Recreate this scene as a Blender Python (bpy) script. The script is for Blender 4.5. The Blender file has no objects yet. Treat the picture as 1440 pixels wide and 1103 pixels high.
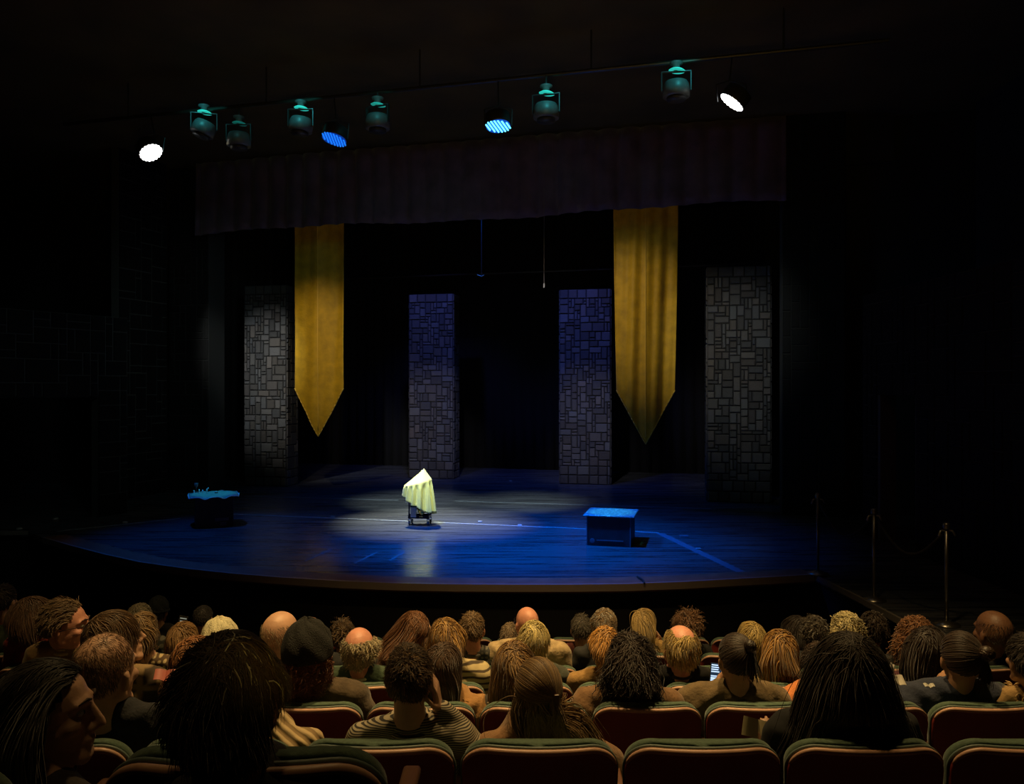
import bpy, bmesh, math, random
import numpy as np
from mathutils import Vector, Matrix, Euler
random.seed(7); RS = np.random.RandomState(11)
C = bpy.context.scene.collection
D = bpy.data
F = 1100.0; HY = 545.0
TH = math.radians(14.4)
UX, UY = (math.cos(TH), -math.sin(TH)), (math.sin(TH), math.cos(TH))
ORG = (-0.95, 16.35)
ZS = -2.4                                   # stage level (eye = 0)
def at(px, py, d):                          # photograph point at depth d -> place in the hall
    return Vector(((px-720)/F*d, d, (HY-py)/F*d))
def onstage(px, py):
    d = 2640/(py-HY); return Vector(((px-720)/F*d, d, ZS))
def uv(u, v, z=ZS):                         # stage frame: u along proscenium, v upstage
    return Vector((ORG[0]+u*UX[0]+v*UY[0], ORG[1]+u*UX[1]+v*UY[1], z))

# ------------------------------------------------------------------ materials
MATS = {}
def nt(m):
    m.use_nodes = True; t = m.node_tree; b = t.nodes['Principled BSDF']; return t, b
def mat(name, col, rough=.6, metal=0, noise=0, scale=20, bump=0, bscale=40, spec=.5, sheen=0, coat=0):
    if name in MATS: return MATS[name]
    m = D.materials.new(name); t, b = nt(m); MATS[name] = m
    b.inputs['Base Color'].default_value = (*col, 1); b.inputs['Roughness'].default_value = rough
    b.inputs['Metallic'].default_value = metal; b.inputs['Specular IOR Level'].default_value = spec
    b.inputs['Sheen Weight'].default_value = sheen; b.inputs['Coat Weight'].default_value = coat
    if noise or bump:
        tc = t.nodes.new('ShaderNodeTexCoord')
    if noise:
        n = t.nodes.new('ShaderNodeTexNoise'); n.inputs['Scale'].default_value = scale; n.inputs['Detail'].default_value = 5
        t.links.new(tc.outputs['Object'], n.inputs['Vector'])
        r = t.nodes.new('ShaderNodeMapRange'); r.inputs['From Min'].default_value = .3; r.inputs['From Max'].default_value = .7
        r.inputs['To Min'].default_value = 1-noise; r.inputs['To Max'].default_value = 1+noise
        t.links.new(n.outputs['Fac'], r.inputs['Value'])
        x = t.nodes.new('ShaderNodeVectorMath'); x.operation = 'SCALE'; x.inputs[0].default_value = col
        t.links.new(r.outputs['Result'], x.inputs['Scale']); t.links.new(x.outputs['Vector'], b.inputs['Base Color'])
    if bump:
        n2 = t.nodes.new('ShaderNodeTexNoise'); n2.inputs['Scale'].default_value = bscale; n2.inputs['Detail'].default_value = 4
        t.links.new(tc.outputs['Object'], n2.inputs['Vector'])
        bp = t.nodes.new('ShaderNodeBump'); bp.inputs['Strength'].default_value = bump; bp.inputs['Distance'].default_value = .02
        t.links.new(n2.outputs['Fac'], bp.inputs['Height']); t.links.new(bp.outputs['Normal'], b.inputs['Normal'])
    return m
def emit(name, col, s):
    if name in MATS: return MATS[name]
    m = D.materials.new(name); t, b = nt(m); MATS[name] = m
    b.inputs['Base Color'].default_value = (*col, 1); b.inputs['Emission Color'].default_value = (*col, 1)
    b.inputs['Emission Strength'].default_value = s; return m
def attr_mat(name, rough=.5, spec=.5, sheen=0, bump=0, bscale=60, wave=False):
    if name in MATS: return MATS[name]
    m = D.materials.new(name); t, b = nt(m); MATS[name] = m
    a = t.nodes.new('ShaderNodeAttribute'); a.attribute_name = 'Col'
    t.links.new(a.outputs['Color'], b.inputs['Base Color'])
    b.inputs['Roughness'].default_value = rough; b.inputs['Specular IOR Level'].default_value = spec
    b.inputs['Sheen Weight'].default_value = sheen
    if bump:
        tc = t.nodes.new('ShaderNodeTexCoord')
        n2 = t.nodes.new('ShaderNodeTexNoise'); n2.inputs['Scale'].default_value = bscale; n2.inputs['Detail'].default_value = 5
        t.links.new(tc.outputs['Object'], n2.inputs['Vector'])
        bp = t.nodes.new('ShaderNodeBump'); bp.inputs['Strength'].default_value = bump; bp.inputs['Distance'].default_value = .02
        t.links.new(n2.outputs['Fac'], bp.inputs['Height']); t.links.new(bp.outputs['Normal'], b.inputs['Normal'])
    return m
def pattern(name, kind, c1, c2, scale, rough=.85, thr=.5):
    """woven patterns: stripe (horizontal), check, plaid, rib"""
    if name in MATS: return MATS[name]
    m = D.materials.new(name); t, b = nt(m); MATS[name] = m
    tc = t.nodes.new('ShaderNodeTexCoord')
    nz = t.nodes.new('ShaderNodeTexNoise'); nz.inputs['Scale'].default_value = 7
    t.links.new(tc.outputs['Object'], nz.inputs['Vector'])
    mv = t.nodes.new('ShaderNodeVectorMath'); mv.operation = 'MULTIPLY_ADD'
    mv.inputs[1].default_value = (.03,)*3
    t.links.new(nz.outputs['Color'], mv.inputs[0]); t.links.new(tc.outputs['Object'], mv.inputs[2])
    def wave(axis, sc):
        w = t.nodes.new('ShaderNodeTexWave'); w.wave_type = 'BANDS'; w.bands_direction = axis
        w.inputs['Scale'].default_value = sc; t.links.new(mv.outputs[0], w.inputs['Vector']); return w.outputs['Fac']
    if kind == 'stripe': f = wave('Z', scale)
    elif kind == 'rib': f = wave('DIAGONAL', scale)
    else:
        mm = t.nodes.new('ShaderNodeMath'); mm.operation = 'MULTIPLY' if kind == 'check' else 'MAXIMUM'
        t.links.new(wave('X', scale), mm.inputs[0]); t.links.new(wave('Z', scale), mm.inputs[1]); f = mm.outputs[0]
    rp = t.nodes.new('ShaderNodeValToRGB'); e = rp.color_ramp.elements
    e[0].position = thr-.12; e[1].position = thr+.12; e[0].color = (*c1, 1); e[1].color = (*c2, 1)
    t.links.new(f, rp.inputs['Fac']); t.links.new(rp.outputs['Color'], b.inputs['Base Color'])
    b.inputs['Roughness'].default_value = rough
    if kind == 'rib':
        bp = t.nodes.new('ShaderNodeBump'); bp.inputs['Strength'].default_value = .8; bp.inputs['Distance'].default_value = .01
        t.links.new(f, bp.inputs['Height']); t.links.new(bp.outputs['Normal'], b.inputs['Normal'])
    return m

# ------------------------------------------------------------------ objects
def obj(name, me, m=None, parent=None, smooth=False):
    if isinstance(me, bmesh.types.BMesh):
        bm = me; me = D.meshes.new(name); bm.normal_update(); bm.to_mesh(me); bm.free()
    o = D.objects.new(name, me); C.objects.link(o)
    if m is not None: me.materials.append(m)
    if smooth: me.polygons.foreach_set('use_smooth', [True]*len(me.polygons))
    if parent is not None: o.parent = parent
    return o
def empty(name, loc=(0,0,0), rotz=0):
    o = D.objects.new(name, None); C.objects.link(o); o.location = loc; o.rotation_euler = (0,0,rotz); o.empty_display_size = .1; return o
def tag(o, label, cat, group=None, kind=None):
    o['label'] = label; o['category'] = cat
    if group: o['group'] = group
    if kind: o['kind'] = kind
    return o
def struct(o, label=None):
    o['kind'] = 'structure'
    if label: o['label'] = label
    return o
def copy_tree(o, parent=None):
    c = o.copy(); C.objects.link(c)
    if parent is not None: c.parent = parent
    for ch in list(o.children): copy_tree(ch, c)
    return c
def part(o, label): o['label'] = label; return o

def add_box(bm, c, s, rotz=0, M=None):
    r = bmesh.ops.create_cube(bm, size=1)
    T = Matrix.Translation(c) @ Matrix.Rotation(rotz, 4, 'Z') @ Matrix.Diagonal((*s, 1))
    if M is not None: T = M @ T
    bmesh.ops.transform(bm, matrix=T, verts=r['verts']); return r['verts']
def add_tube(bm, pts, rad, seg=10, cap=True):
    pts = [Vector(p) for p in pts]; rads = rad if isinstance(rad, (list, tuple)) else [rad]*len(pts)
    rings = []
    up0 = None
    for i, p in enumerate(pts):
        d = (pts[min(i+1, len(pts)-1)]-pts[max(i-1, 0)]).normalized()
        a = Vector((0,0,1)) if abs(d.z) < .9 else Vector((1,0,0))
        if up0 is not None: a = up0
        x = a.cross(d).normalized() if a.cross(d).length > 1e-4 else Vector((0,1,0)); y = d.cross(x).normalized(); up0 = -y if False else d.cross(x)*1
        up0 = y
        rings.append([bm.verts.new(p+(x*math.cos(t)+y*math.sin(t))*rads[i]) for t in [2*math.pi*k/seg for k in range(seg)]])
    for a, b in zip(rings, rings[1:]):
        for k in range(seg): bm.faces.new((a[k], a[(k+1)%seg], b[(k+1)%seg], b[k]))
    if cap:
        bm.faces.new(rings[0][::-1]); bm.faces.new(rings[-1])
def add_lathe(bm, prof, seg=24, M=None):
    rings = []
    for r, z in prof:
        rings.append([bm.verts.new((r*math.cos(2*math.pi*k/seg), r*math.sin(2*math.pi*k/seg), z)) for k in range(seg)])
    for a, b in zip(rings, rings[1:]):
        for k in range(seg): bm.faces.new((a[k], a[(k+1)%seg], b[(k+1)%seg], b[k]))
    bm.faces.new(rings[0][::-1]); bm.faces.new(rings[-1])
    if M is not None: bmesh.ops.transform(bm, matrix=M, verts=[v for r in rings for v in r])
def NB(): return bmesh.new()
def bevel(bm, w, seg=2):
    bmesh.ops.bevel(bm, geom=list(bm.edges), offset=w, segments=seg, affect='EDGES', profile=.5)
def grid_mesh(name, fn, nu, nv, thick=0):
    """fn(s,t)->point; a sheet with real thickness"""
    vs = [fn(i/nu, j/nv) for j in range(nv+1) for i in range(nu+1)]
    fs = [(j*(nu+1)+i, j*(nu+1)+i+1, (j+1)*(nu+1)+i+1, (j+1)*(nu+1)+i) for j in range(nv) for i in range(nu)]
    me = D.meshes.new(name); me.from_pydata([tuple(v) for v in vs], [], fs); me.update()
    if thick:
        bm = NB(); bm.from_mesh(me); bm.normal_update()
        bmesh.ops.solidify(bm, geom=list(bm.faces), thickness=thick); bm.to_mesh(me); bm.free()
    return me

# ------------------------------------------------------------------ stage and room
black = mat('black_drape', (.006,.006,.007), .95)
def stage_floor_mat():
    m = D.materials.new('stage_floor_paint'); t, b = nt(m)
    tc = t.nodes.new('ShaderNodeTexCoord'); mp = t.nodes.new('ShaderNodeMapping')
    mp.inputs['Rotation'].default_value = (0,0,TH); mp.inputs['Scale'].default_value = (.35,5,1)
    t.links.new(tc.outputs['Object'], mp.inputs['Vector'])
    n = t.nodes.new('ShaderNodeTexNoise'); n.inputs['Scale'].default_value = 2.2; n.inputs['Detail'].default_value = 9; n.inputs['Roughness'].default_value = .68
    t.links.new(mp.outputs[0], n.inputs['Vector'])
    rp = t.nodes.new('ShaderNodeValToRGB'); e = rp.color_ramp.elements
    e[0].position = .35; e[0].color = (.022,.024,.028,1); e[1].position = .72; e[1].color = (.12,.125,.135,1)
    t.links.new(n.outputs['Fac'], rp.inputs['Fac']); t.links.new(rp.outputs['Color'], b.inputs['Base Color'])
    mr = t.nodes.new('ShaderNodeMapRange'); mr.inputs['To Min'].default_value = .20; mr.inputs['To Max'].default_value = .36
    t.links.new(n.outputs['Fac'], mr.inputs['Value']); t.links.new(mr.outputs[0], b.inputs['Roughness'])
    bp = t.nodes.new('ShaderNodeBump'); bp.inputs['Strength'].default_value = .12; bp.inputs['Distance'].default_value = .01
    t.links.new(n.outputs['Fac'], bp.inputs['Height']); t.links.new(bp.outputs['Normal'], b.inputs['Normal'])
    b.inputs['Specular IOR Level'].default_value = .55
    return m
edge_px = [(40,748),(62,757),(100,768),(150,781),(200,792),(260,800.5),(330,808),(400,813.5),(480,818.5),(560,821.5),(640,823),(720,823.5),(800,823.5),(880,822.5),(960,819.5),(1040,815),(1080,813),(1145,809)]
EDGE = [onstage(*p) for p in edge_px]
bm = NB()
outline = EDGE + [Vector((3.98,8.9,ZS)), Vector((4.12,6.6,ZS)), Vector((9,6.6,ZS)), Vector((9,24,ZS)), Vector((-14,27,ZS)), Vector((-13,13.0,ZS))]
fv = [bm.verts.new(p) for p in outline]; f = bm.faces.new(fv)
r = bmesh.ops.extrude_face_region(bm, geom=[f]); vs = [v for v in r['geom'] if isinstance(v, bmesh.types.BMVert)]
bmesh.ops.translate(bm, verts=vs, vec=(0,0,-.08)); bmesh.ops.recalc_face_normals(bm, faces=bm.faces)
struct(obj('stage_floor', bm, stage_floor_mat()), 'glossy dark painted stage floor with scuffs')
def strip_mesh(pts, z0, z1, th, out=1):
    bm = NB(); rr = []
    for i, p in enumerate(pts):
        d = (pts[min(i+1,len(pts)-1)]-pts[max(i-1,0)]).normalized(); n = Vector((d.y,-d.x,0))*out
        rr.append([bm.verts.new((p.x,p.y,z0)), bm.verts.new((p.x+n.x*th,p.y+n.y*th,z0)), bm.verts.new((p.x+n.x*th,p.y+n.y*th,z1)), bm.verts.new((p.x,p.y,z1))])
    for a, b in zip(rr, rr[1:]):
        for k in range(4): bm.faces.new((a[k], b[k], b[(k+1)%4], a[(k+1)%4]))
    bm.faces.new(rr[0]); bm.faces.new(rr[-1][::-1]); bmesh.ops.recalc_face_normals(bm, faces=bm.faces)
    return bm
struct(obj('trim_1', strip_mesh(EDGE[1:], ZS-.10, ZS+.012, -.32), mat('lip_wood', (.20,.085,.05), .5, noise=.3, scale=6)), 'brown wooden lip along the curved stage edge')
struct(obj('trim_2', strip_mesh(EDGE[1:], ZS-.07, ZS+.018, .035), mat('lip_edge', (.42,.33,.30), .35, metal=.3)), 'thin pale nosing on the stage edge')
front = [Vector((-13,13.0,0))]+[Vector((p.x,p.y+.12,0)) for p in EDGE]+[Vector((4.10,8.9,0)), Vector((4.24,6.6,0)), Vector((9,6.5,0))]
struct(obj('wall_stage_front', strip_mesh(front, -3.7, ZS-.081, -.05), mat('stage_front', (.005,.0045,.0045), .9)), 'black stage front below the lip')
struct(obj('trim_3', strip_mesh([EDGE[-1]+Vector((-.0,0,0)), Vector((3.98,8.9,0)), Vector((4.12,6.6,0))], ZS-.05, ZS+.016, .04), mat('lip_edge2', (.16,.14,.12), .5)), 'thin pale edge of the side walkway')
struct(obj('trim_4', strip_mesh([Vector((-13,13.02,0)), Vector((-8.4,12.98,0)), EDGE[0]], ZS-.05, ZS+.016, .04), MATS['lip_edge2']), 'thin pale edge of the left side stage')

# tape lines on the stage
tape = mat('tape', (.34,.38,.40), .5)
def tapeline(a, b, w, label, m=tape):
    p, q = onstage(*a), onstage(*b); d = (q-p); n = Vector((-d.y, d.x, 0)).normalized()*w/2
    bm = NB(); c = (p+q)/2; add_box(bm, (0,0,0), (d.length, w, .003))
    o = obj('floor_tape', bm, m); o.location = (c.x,c.y,ZS+.0035); o.rotation_euler = (0,0,math.atan2(d.y,d.x))
    return tag(o, label, 'floor tape', 'tape lines on the stage')
tapeline((80,747.5),(254,729.5),.036,'pale tape line running from left stage edge to the left prop table')
tapeline((318,723),(574,733.5),.036,'pale tape line from the left prop table to the draped cart')
tapeline((610,735),(828,744.5),.036,'pale tape line from the draped cart to the right black prop box')
tapeline((892,748),(927,750),.05,'short pale tape line right of the black prop box')
tapeline((928,750.5),(1046,807),.13,'dull blue-grey tape line running diagonally toward the right stage edge', mat('tape_dull', (.10,.13,.17), .5))
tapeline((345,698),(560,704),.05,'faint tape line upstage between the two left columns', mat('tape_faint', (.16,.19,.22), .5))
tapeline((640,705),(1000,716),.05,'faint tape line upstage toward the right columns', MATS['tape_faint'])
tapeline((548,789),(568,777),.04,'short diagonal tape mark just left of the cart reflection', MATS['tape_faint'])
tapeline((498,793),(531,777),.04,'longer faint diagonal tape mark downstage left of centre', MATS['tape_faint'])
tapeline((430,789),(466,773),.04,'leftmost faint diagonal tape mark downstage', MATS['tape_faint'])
bm = NB(); c = onstage(904,819.5); add_tube(bm, [(0,-.18,.0),(0,-.05,.012),(-.04,.12,.012)], .012, 8)
o = obj('cable_stub', bm, mat('cable_black', (.02,.02,.02), .5)); o.location = (c.x,c.y+.05,ZS+.02); tag(o, 'short black cable hooked over the stage lip right of centre', 'cable')

# ashlar masonry: irregular rectangular stones, raised above a mortar bed
def ashlar(bm_s, W, Hh, cell, cols, courses_top=0, courses_bottom=0, seed=1, gap=.019, raise_=.02, M=Matrix(), blocks=None, holes=()):
    R = random.Random(seed); nx, nz = max(1, round(W/cell)), max(1, round(Hh/cell)); cx, cz = W/nx, Hh/nz
    used = [[False]*nz for _ in range(nx)]; lay = bm_s.loops.layers.color.get('Col') or bm_s.loops.layers.color.new('Col')
    for (a0,a1,b0,b1) in holes:
        for i in range(nx):
            for j in range(nz):
                if a0 <= (i+.5)*cx <= a1 and b0 <= (j+.5)*cz <= b1: used[i][j] = True
    def stone(x0,x1,z0,z1):
        g = gap/2; p = [(x0+g,z0+g),(x1-g,z0+g),(x1-g,z1-g),(x0+g,z1-g)]
        ir = min(.012, (x1-x0)*.12); q = [(x0+g+ir,z0+g+ir),(x1-g-ir,z0+g+ir),(x1-g-ir,z1-g-ir),(x0+g+ir,z1-g-ir)]
        J = lambda: R.uniform(-.006,.006)
        vo = [bm_s.verts.new(M @ Vector((x-W/2, 0, z))) for x, z in p]
        vi = [bm_s.verts.new(M @ Vector((x-W/2+J(), -raise_, z+J()))) for x, z in q]
        k = R.uniform(.75,1.12); tint = R.uniform(-.04,.04); col = (cols[0]*k*(1+tint), cols[1]*k, cols[2]*k*(1-tint), 1)
        fs = [bm_s.faces.new(vi)]+[bm_s.faces.new((vo[a], vo[(a+1)%4], vi[(a+1)%4], vi[a])) for a in range(4)]
        for f in fs:
            for l in f.loops: l[lay] = col
    j = 0
    order = [(i, j) for j in range(nz) for i in range(nx)]
    bw = max(2, round(.22/cell))
    for (i, j) in order:
        if used[i][j]: continue
        if j < courses_bottom*bw or j >= nz-courses_top*bw:
            jj = j if j < courses_bottom*bw else j-(nz-courses_top*bw)
            w, h = bw + (1 if R.random()<.3 else 0), bw - (jj % bw)
        else:
            w, h = R.choice([(2,1),(3,2),(2,2),(4,2),(2,3),(3,3),(1,2),(1,3),(3,1),(4,3),(2,4)])
        ww = 0
        while ww < w and i+ww < nx and not used[i+ww][j]: ww += 1
        hh = 0
        lim = nz if (j >= nz-courses_top*bw or courses_top == 0) else nz-courses_top*bw
        if j < courses_bottom*bw: lim = courses_bottom*bw
        while hh < h and j+hh < lim and all(not used[i+k][j+hh] for k in range(ww)): hh += 1
        for a in range(ww):
            for b_ in range(hh): used[i+a][j+b_] = True
        stone(i*cx,(i+ww)*cx,j*cz,(j+hh)*cz)
stone_m = attr_mat('painted_stone', .8, .3, bump=.5, bscale=25)
mortar = mat('mortar_dark', (.012,.012,.013), .9)
def stone_column(name, px, d, W, label, seed, hz=4.88, base=0):
    p = at(px, 0, d); o = empty(name, (p.x, p.y, ZS), -TH*.75)
    bm = NB(); add_box(bm, (0,.31,hz/2), (W, .60, hz)); obj('core', bm, mortar, o)
    bm = NB(); ashlar(bm, W, hz, .075, (.31,.31,.31), 1, 2, seed)
    for s in (-1,1):
        ashlar(bm, .60, hz, .1, (.31,.31,.31), 1, 2, seed+5+s, M=Matrix.Translation((s*W/2,.31,0)) @ Matrix.Rotation(s*math.pi/2,4,'Z'))
    obj('stonework', bm, stone_m, o)
    return tag(o, label, 'column', 'stone columns standing on the stage')
stone_column('stone_column', 373, 19.0, 1.10, 'grey stone column, leftmost of the four, left of the left banner', 3, 4.88)
stone_column('stone_column', 606, 20.6, 1.20, 'blue-lit stone column just behind the draped cart', 14, 4.86)
stone_column('stone_column', 822.5, 19.35, 1.26, 'blue-lit stone column left of the right gold banner', 25, 4.83)
stone_column('stone_column', 1039, 16.3, 1.28, 'tallest-looking grey stone column, rightmost, near the right proscenium pier', 36, 4.93)

# proscenium piers, header, side masonry walls with doorways
light_mortar = mat('mortar_pale', (.055,.06,.056), .9)
pier_core = mat('mortar_pier', (.016,.019,.018), .9)
dark_stone = attr_mat('dark_stone', .8, .25, bump=.6, bscale=12)
def masonry_wall(name, p0, p1, z0, z1, th, cell, seed, holes=(), cols=(.045,.046,.045), label=None, gap=.014, lm=None):
    p0 = Vector((*p0,0)); p1 = Vector((*p1,0)); d = p1-p0; W = d.length; ang = math.atan2(d.y,d.x)
    o = empty(name, ((p0.x+p1.x)/2, (p0.y+p1.y)/2, z0), ang); Hh = z1-z0
    bm = NB()
    xs = [0]+[v for h in holes for v in (h[0],h[1])]+[W]
    for k in range(len(xs)-1):
        if k % 2 == 0 and xs[k+1]-xs[k] > .01: add_box(bm, ((xs[k]+xs[k+1])/2-W/2, th/2, Hh/2), (xs[k+1]-xs[k], th, Hh))
        elif k % 2: add_box(bm, ((xs[k]+xs[k+1])/2-W/2, th/2, (Hh+holes[k//2][3])/2), (xs[k+1]-xs[k], th, Hh-holes[k//2][3]))
    core = obj('core', bm, lm or light_mortar, o)
    bm = NB(); ashlar(bm, W, Hh, cell, cols, 0, 0, seed, gap=gap, raise_=.02, holes=holes); obj('stonework', bm, dark_stone, o)
    return struct(o, label)
a, b = uv(-7.30,.1), uv(-6.25,.1); masonry_wall('wall_pier_left', (a.x,a.y), (b.x,b.y), ZS, 5.1, .6, .16, 41, label='dark stone proscenium pier left of the stage opening', cols=(.075,.08,.075), lm=pier_core)
a, b = uv(6.25,-.1), uv(7.35,-.1); masonry_wall('wall_pier_right', (a.x,a.y), (b.x,b.y), ZS, 5.1, .6, .16, 42, label='dark stone proscenium pier right of the stage opening', cols=(.05,.06,.055), lm=pier_core)
a, b = (-8.95,12.2), (-7.33,14.9)
masonry_wall('wall_left', a, b, ZS, 1.32, .25, .14, 43, holes=[(.35,2.6,0,2.25)], label='dark stone side wall with doorway, left of the stage')
masonry_wall('wall_left_recess', (-8.35,16.6), (-7.9,17.9), ZS, 5.1, .2, .16, 44, label='dark stone return between side wall and left pier', cols=(.03,.03,.03))
masonry_wall('wall_right', (5.75,12.8), (5.95,6.8), ZS, 1.5, .25, .16, 45, holes=[(.55,1.55,0,2.28)], label='dark stone side wall with doorway, right of the stage', cols=(.045,.036,.028), gap=.01, lm=mat('mortar_brown', (.06,.05,.04), .9))
0 and masonry_wall('wall_right_recess', (6.0,14.4), (5.8,13.0), ZS, 2.2, .2, .16, 46, label='dark stone return beside right pier', cols=(.03,.03,.03))
room = mat('hall_dark', (.02,.019,.018), .9, noise=.3, scale=2)
def slab(name, c, s, m, label=None, rotz=0):
    bm = NB(); add_box(bm, (0,0,0), s); o = obj(name, bm, m); o.location = c; o.rotation_euler = (0,0,rotz); return struct(o, label)
slab('wall_hall_left', (-9.6,4,0), (.2,18,12), room, 'dark hall side wall, left')
slab('wall_hall_right', (8.4,3,0), (.2,22,12), room, 'dark hall side wall, right')
slab('wall_hall_back', (-.5,-5,0), (18.4,.2,12), room, 'dark hall back wall')
ceil_m = mat('ceiling_paint', (.075,.052,.014), .85, noise=.35, scale=.8, bump=.2, bscale=3)
slab('ceiling', (-1,7.5,5.2), (26,26,.2), ceil_m, 'dark brown hall ceiling')
h = uv(0,.35,5.05); slab('wall_header', (h.x,h.y,4.7), (16.5,.2,1.0), room, 'dark wall above the stage opening', -TH)
h = uv(-12,.5,1); slab('wall_proscenium_left', (h.x,h.y,1), (9.6,.2,8.4), room, 'dark wall beyond the left pier', -TH)
h = uv(10.9,.5,1); slab('wall_proscenium_right', (h.x,h.y,1), (7.4,.2,8.4), room, 'dark wall beyond the right pier', -TH)
# black back drop and wing legs, pleated
def drape(name, u0, u1, v, z0, z1, amp, n, m, label, th=.012, seed=0, ang=0, wavy=0):
    R = random.Random(seed); ph = [R.uniform(0,6.28) for _ in range(6)]
    W = u1-u0
    def fn(s, t):
        x = (s-.5)*W
        k = abs(math.sin(math.pi*n*s+1.1*math.sin(5*s+ph[0])))**.6
        y = -amp*k*(1+.3*math.sin(13*s+ph[1])) + .02*math.sin(3*t+7*s+ph[2])
        return Vector((x, y, z0+(z1-z0)*t + (wavy*(math.sin(9*s+ph[3])*.5+math.sin(31*s+ph[4])*.25)*(1-t)**3)))
    o = obj(name, grid_mesh(name, fn, n*8, 8 if wavy else 3, th), m, smooth=True)
    p = uv((u0+u1)/2, v, 0); o.location = p; o.rotation_euler = (0,0,-TH+ang)
    return tag(o, label, 'curtain')
drape('backdrop_curtain', -9, 9, 6.8, ZS, 5.0, .10, 60, black, 'black pleated backdrop closing the rear of the stage', seed=2)
for (a, b, v, lab) in [(-9,-6.1,2.6,'black wing curtain upstage of the left pier'),(-9.2,-6.9,4.6,'black wing curtain far upstage on the left'),(6.1,9,2.6,'black wing curtain upstage of the right pier'),(6.9,9.2,4.6,'black wing curtain far upstage on the right')]:
    drape('wing_curtain', a, b, v, ZS, 5.0, .07, 12, black, lab, seed=int(v*10))
val = mat('valance_velvet', (.085,.055,.085), .85, noise=.3, scale=3, sheen=.3)
drape('valance_curtain', -6.3, 6.3, -.25, 3.45, 5.05, .12, 30, val, 'dark plum pleated valance curtain across the top of the stage opening', seed=5, wavy=.07)
# overhead batten seen faintly behind, hanging cable and small hanging hook
bm = NB(); a, b = uv(-6,4.2,3.0), uv(6,4.2,3.0); add_tube(bm, [a,b], .025, 8)
tag(obj('batten_pipe', bm, mat('pipe_dark', (.05,.045,.035), .4, metal=.6)), 'thin dark pipe hanging across the stage high behind the banners', 'pipe')
o = empty('hanging_cable', at(765,290,15.4)); bm = NB(); L = 115/F*15.4; add_tube(bm, [(0,0,.35),(0.002,0,-L*.5),(0,0,-L+.08)], .006, 6); obj('cable', bm, mat('cable_grey', (.12,.11,.10), .5), o)
bm = NB(); add_lathe(bm, [(.006,-L),(.016,-L+.01),(.016,-L+.08),(.006,-L+.09)], 10); obj('plug', bm, mat('plug_grey', (.3,.3,.28), .5), o)
tag(o, 'thin cable hanging below the valance left of the right banner', 'cable')
o = empty('hanging_hook', at(677,368,18)); bm = NB(); add_tube(bm, [(0,0,2),(0,0,-.30)], .008, 6); obj('cord', bm, MATS['cable_grey'], o)
bm = NB(); add_tube(bm, [(-.10,0,-.30),(0,0,-.34),(.06,0,-.31)], .012, 6); obj('hook', bm, MATS['plug_grey'], o)
tag(o, 'small hook on a thin cord hanging high over centre stage', 'hook')

# ------------------------------------------------------------------ gold banners
def banner(px, d, W, ztip, label, seed, droop):
    R = random.Random(seed); Ht = 1.12; zt = 3.98; zs = ztip+1.09
    p = at(px,0,d); o = empty('gold_banner', (p.x,p.y,0), -TH*.6)
    def fn(s, t):
        x = (s-.5)*W
        low = ztip + (zs-ztip)*abs(s-.5)*2
        z = zt+(low-zt)*t
        if droop: x *= 1-.10*t**1.5
        cen = abs(s-.5)*2
        y = .055*cen**.8 + .03*math.sin(6.28*(s*1.5+.2*t))
        if droop:
            y += .05*math.sin(s*15+t*1.7)*(.35+.65*t) + .10*max(0,s-.55)*t*3 + .02*math.sin(s*31+3*t)
        else: y += .012*math.sin(s*22+t*2.5)+.008*math.sin(s*9+t*11)
        return Vector((x, y, z))
    obj('cloth', grid_mesh('cloth', fn, 60, 90, .006), mat('gold_cloth', (.62,.37,.006), .62, noise=.18, scale=5, bump=.35, bscale=14, sheen=.25), o, True)
    bm = NB()
    pts = [fn(i/24,1)+Vector((0,-.012,0)) for i in range(25)]
    for q, r in zip(pts, pts[1:]): add_tube(bm, [q+Vector((0,0,.02)), r+Vector((0,0,.02))], .014, 6)
    obj('hem', bm, mat('gold_hem', (.80,.55,.08), .5), o, True)
    bm = NB()
    for k in range(2): add_tube(bm, [fn(.5,0)+Vector((0,-.01,0)), fn(.5,.5)+Vector((0,-.014,0)), fn(.5,.97)+Vector((0,-.012,0))], .009, 6)
    bm.free(); bm = NB(); add_tube(bm, [fn(.5,i/20*.97)+Vector((0,-.008,0)) for i in range(21)], .010, 6)
    obj('crease_highlight', bm, MATS['gold_hem'], o, True)  # paler gold tube paints the highlight down the centre crease
    bm = NB(); add_tube(bm, [(-W/2-.1,0.02,zt),(W/2+.1,.02,zt)], .025, 10); obj('pole', bm, MATS['pipe_dark'], o)
    return tag(o, label, 'banner', 'gold pointed banners hanging over the stage')
banner(447.5, 17.7, 1.185, ztip=-1.13, label='smooth gold pointed banner hanging at left, beside the leftmost column', seed=1, droop=False)
banner(908, 15.9, 1.31, ztip=-1.17, label='creased gold pointed banner hanging at right, with a curling lower edge', seed=2, droop=True)
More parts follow.
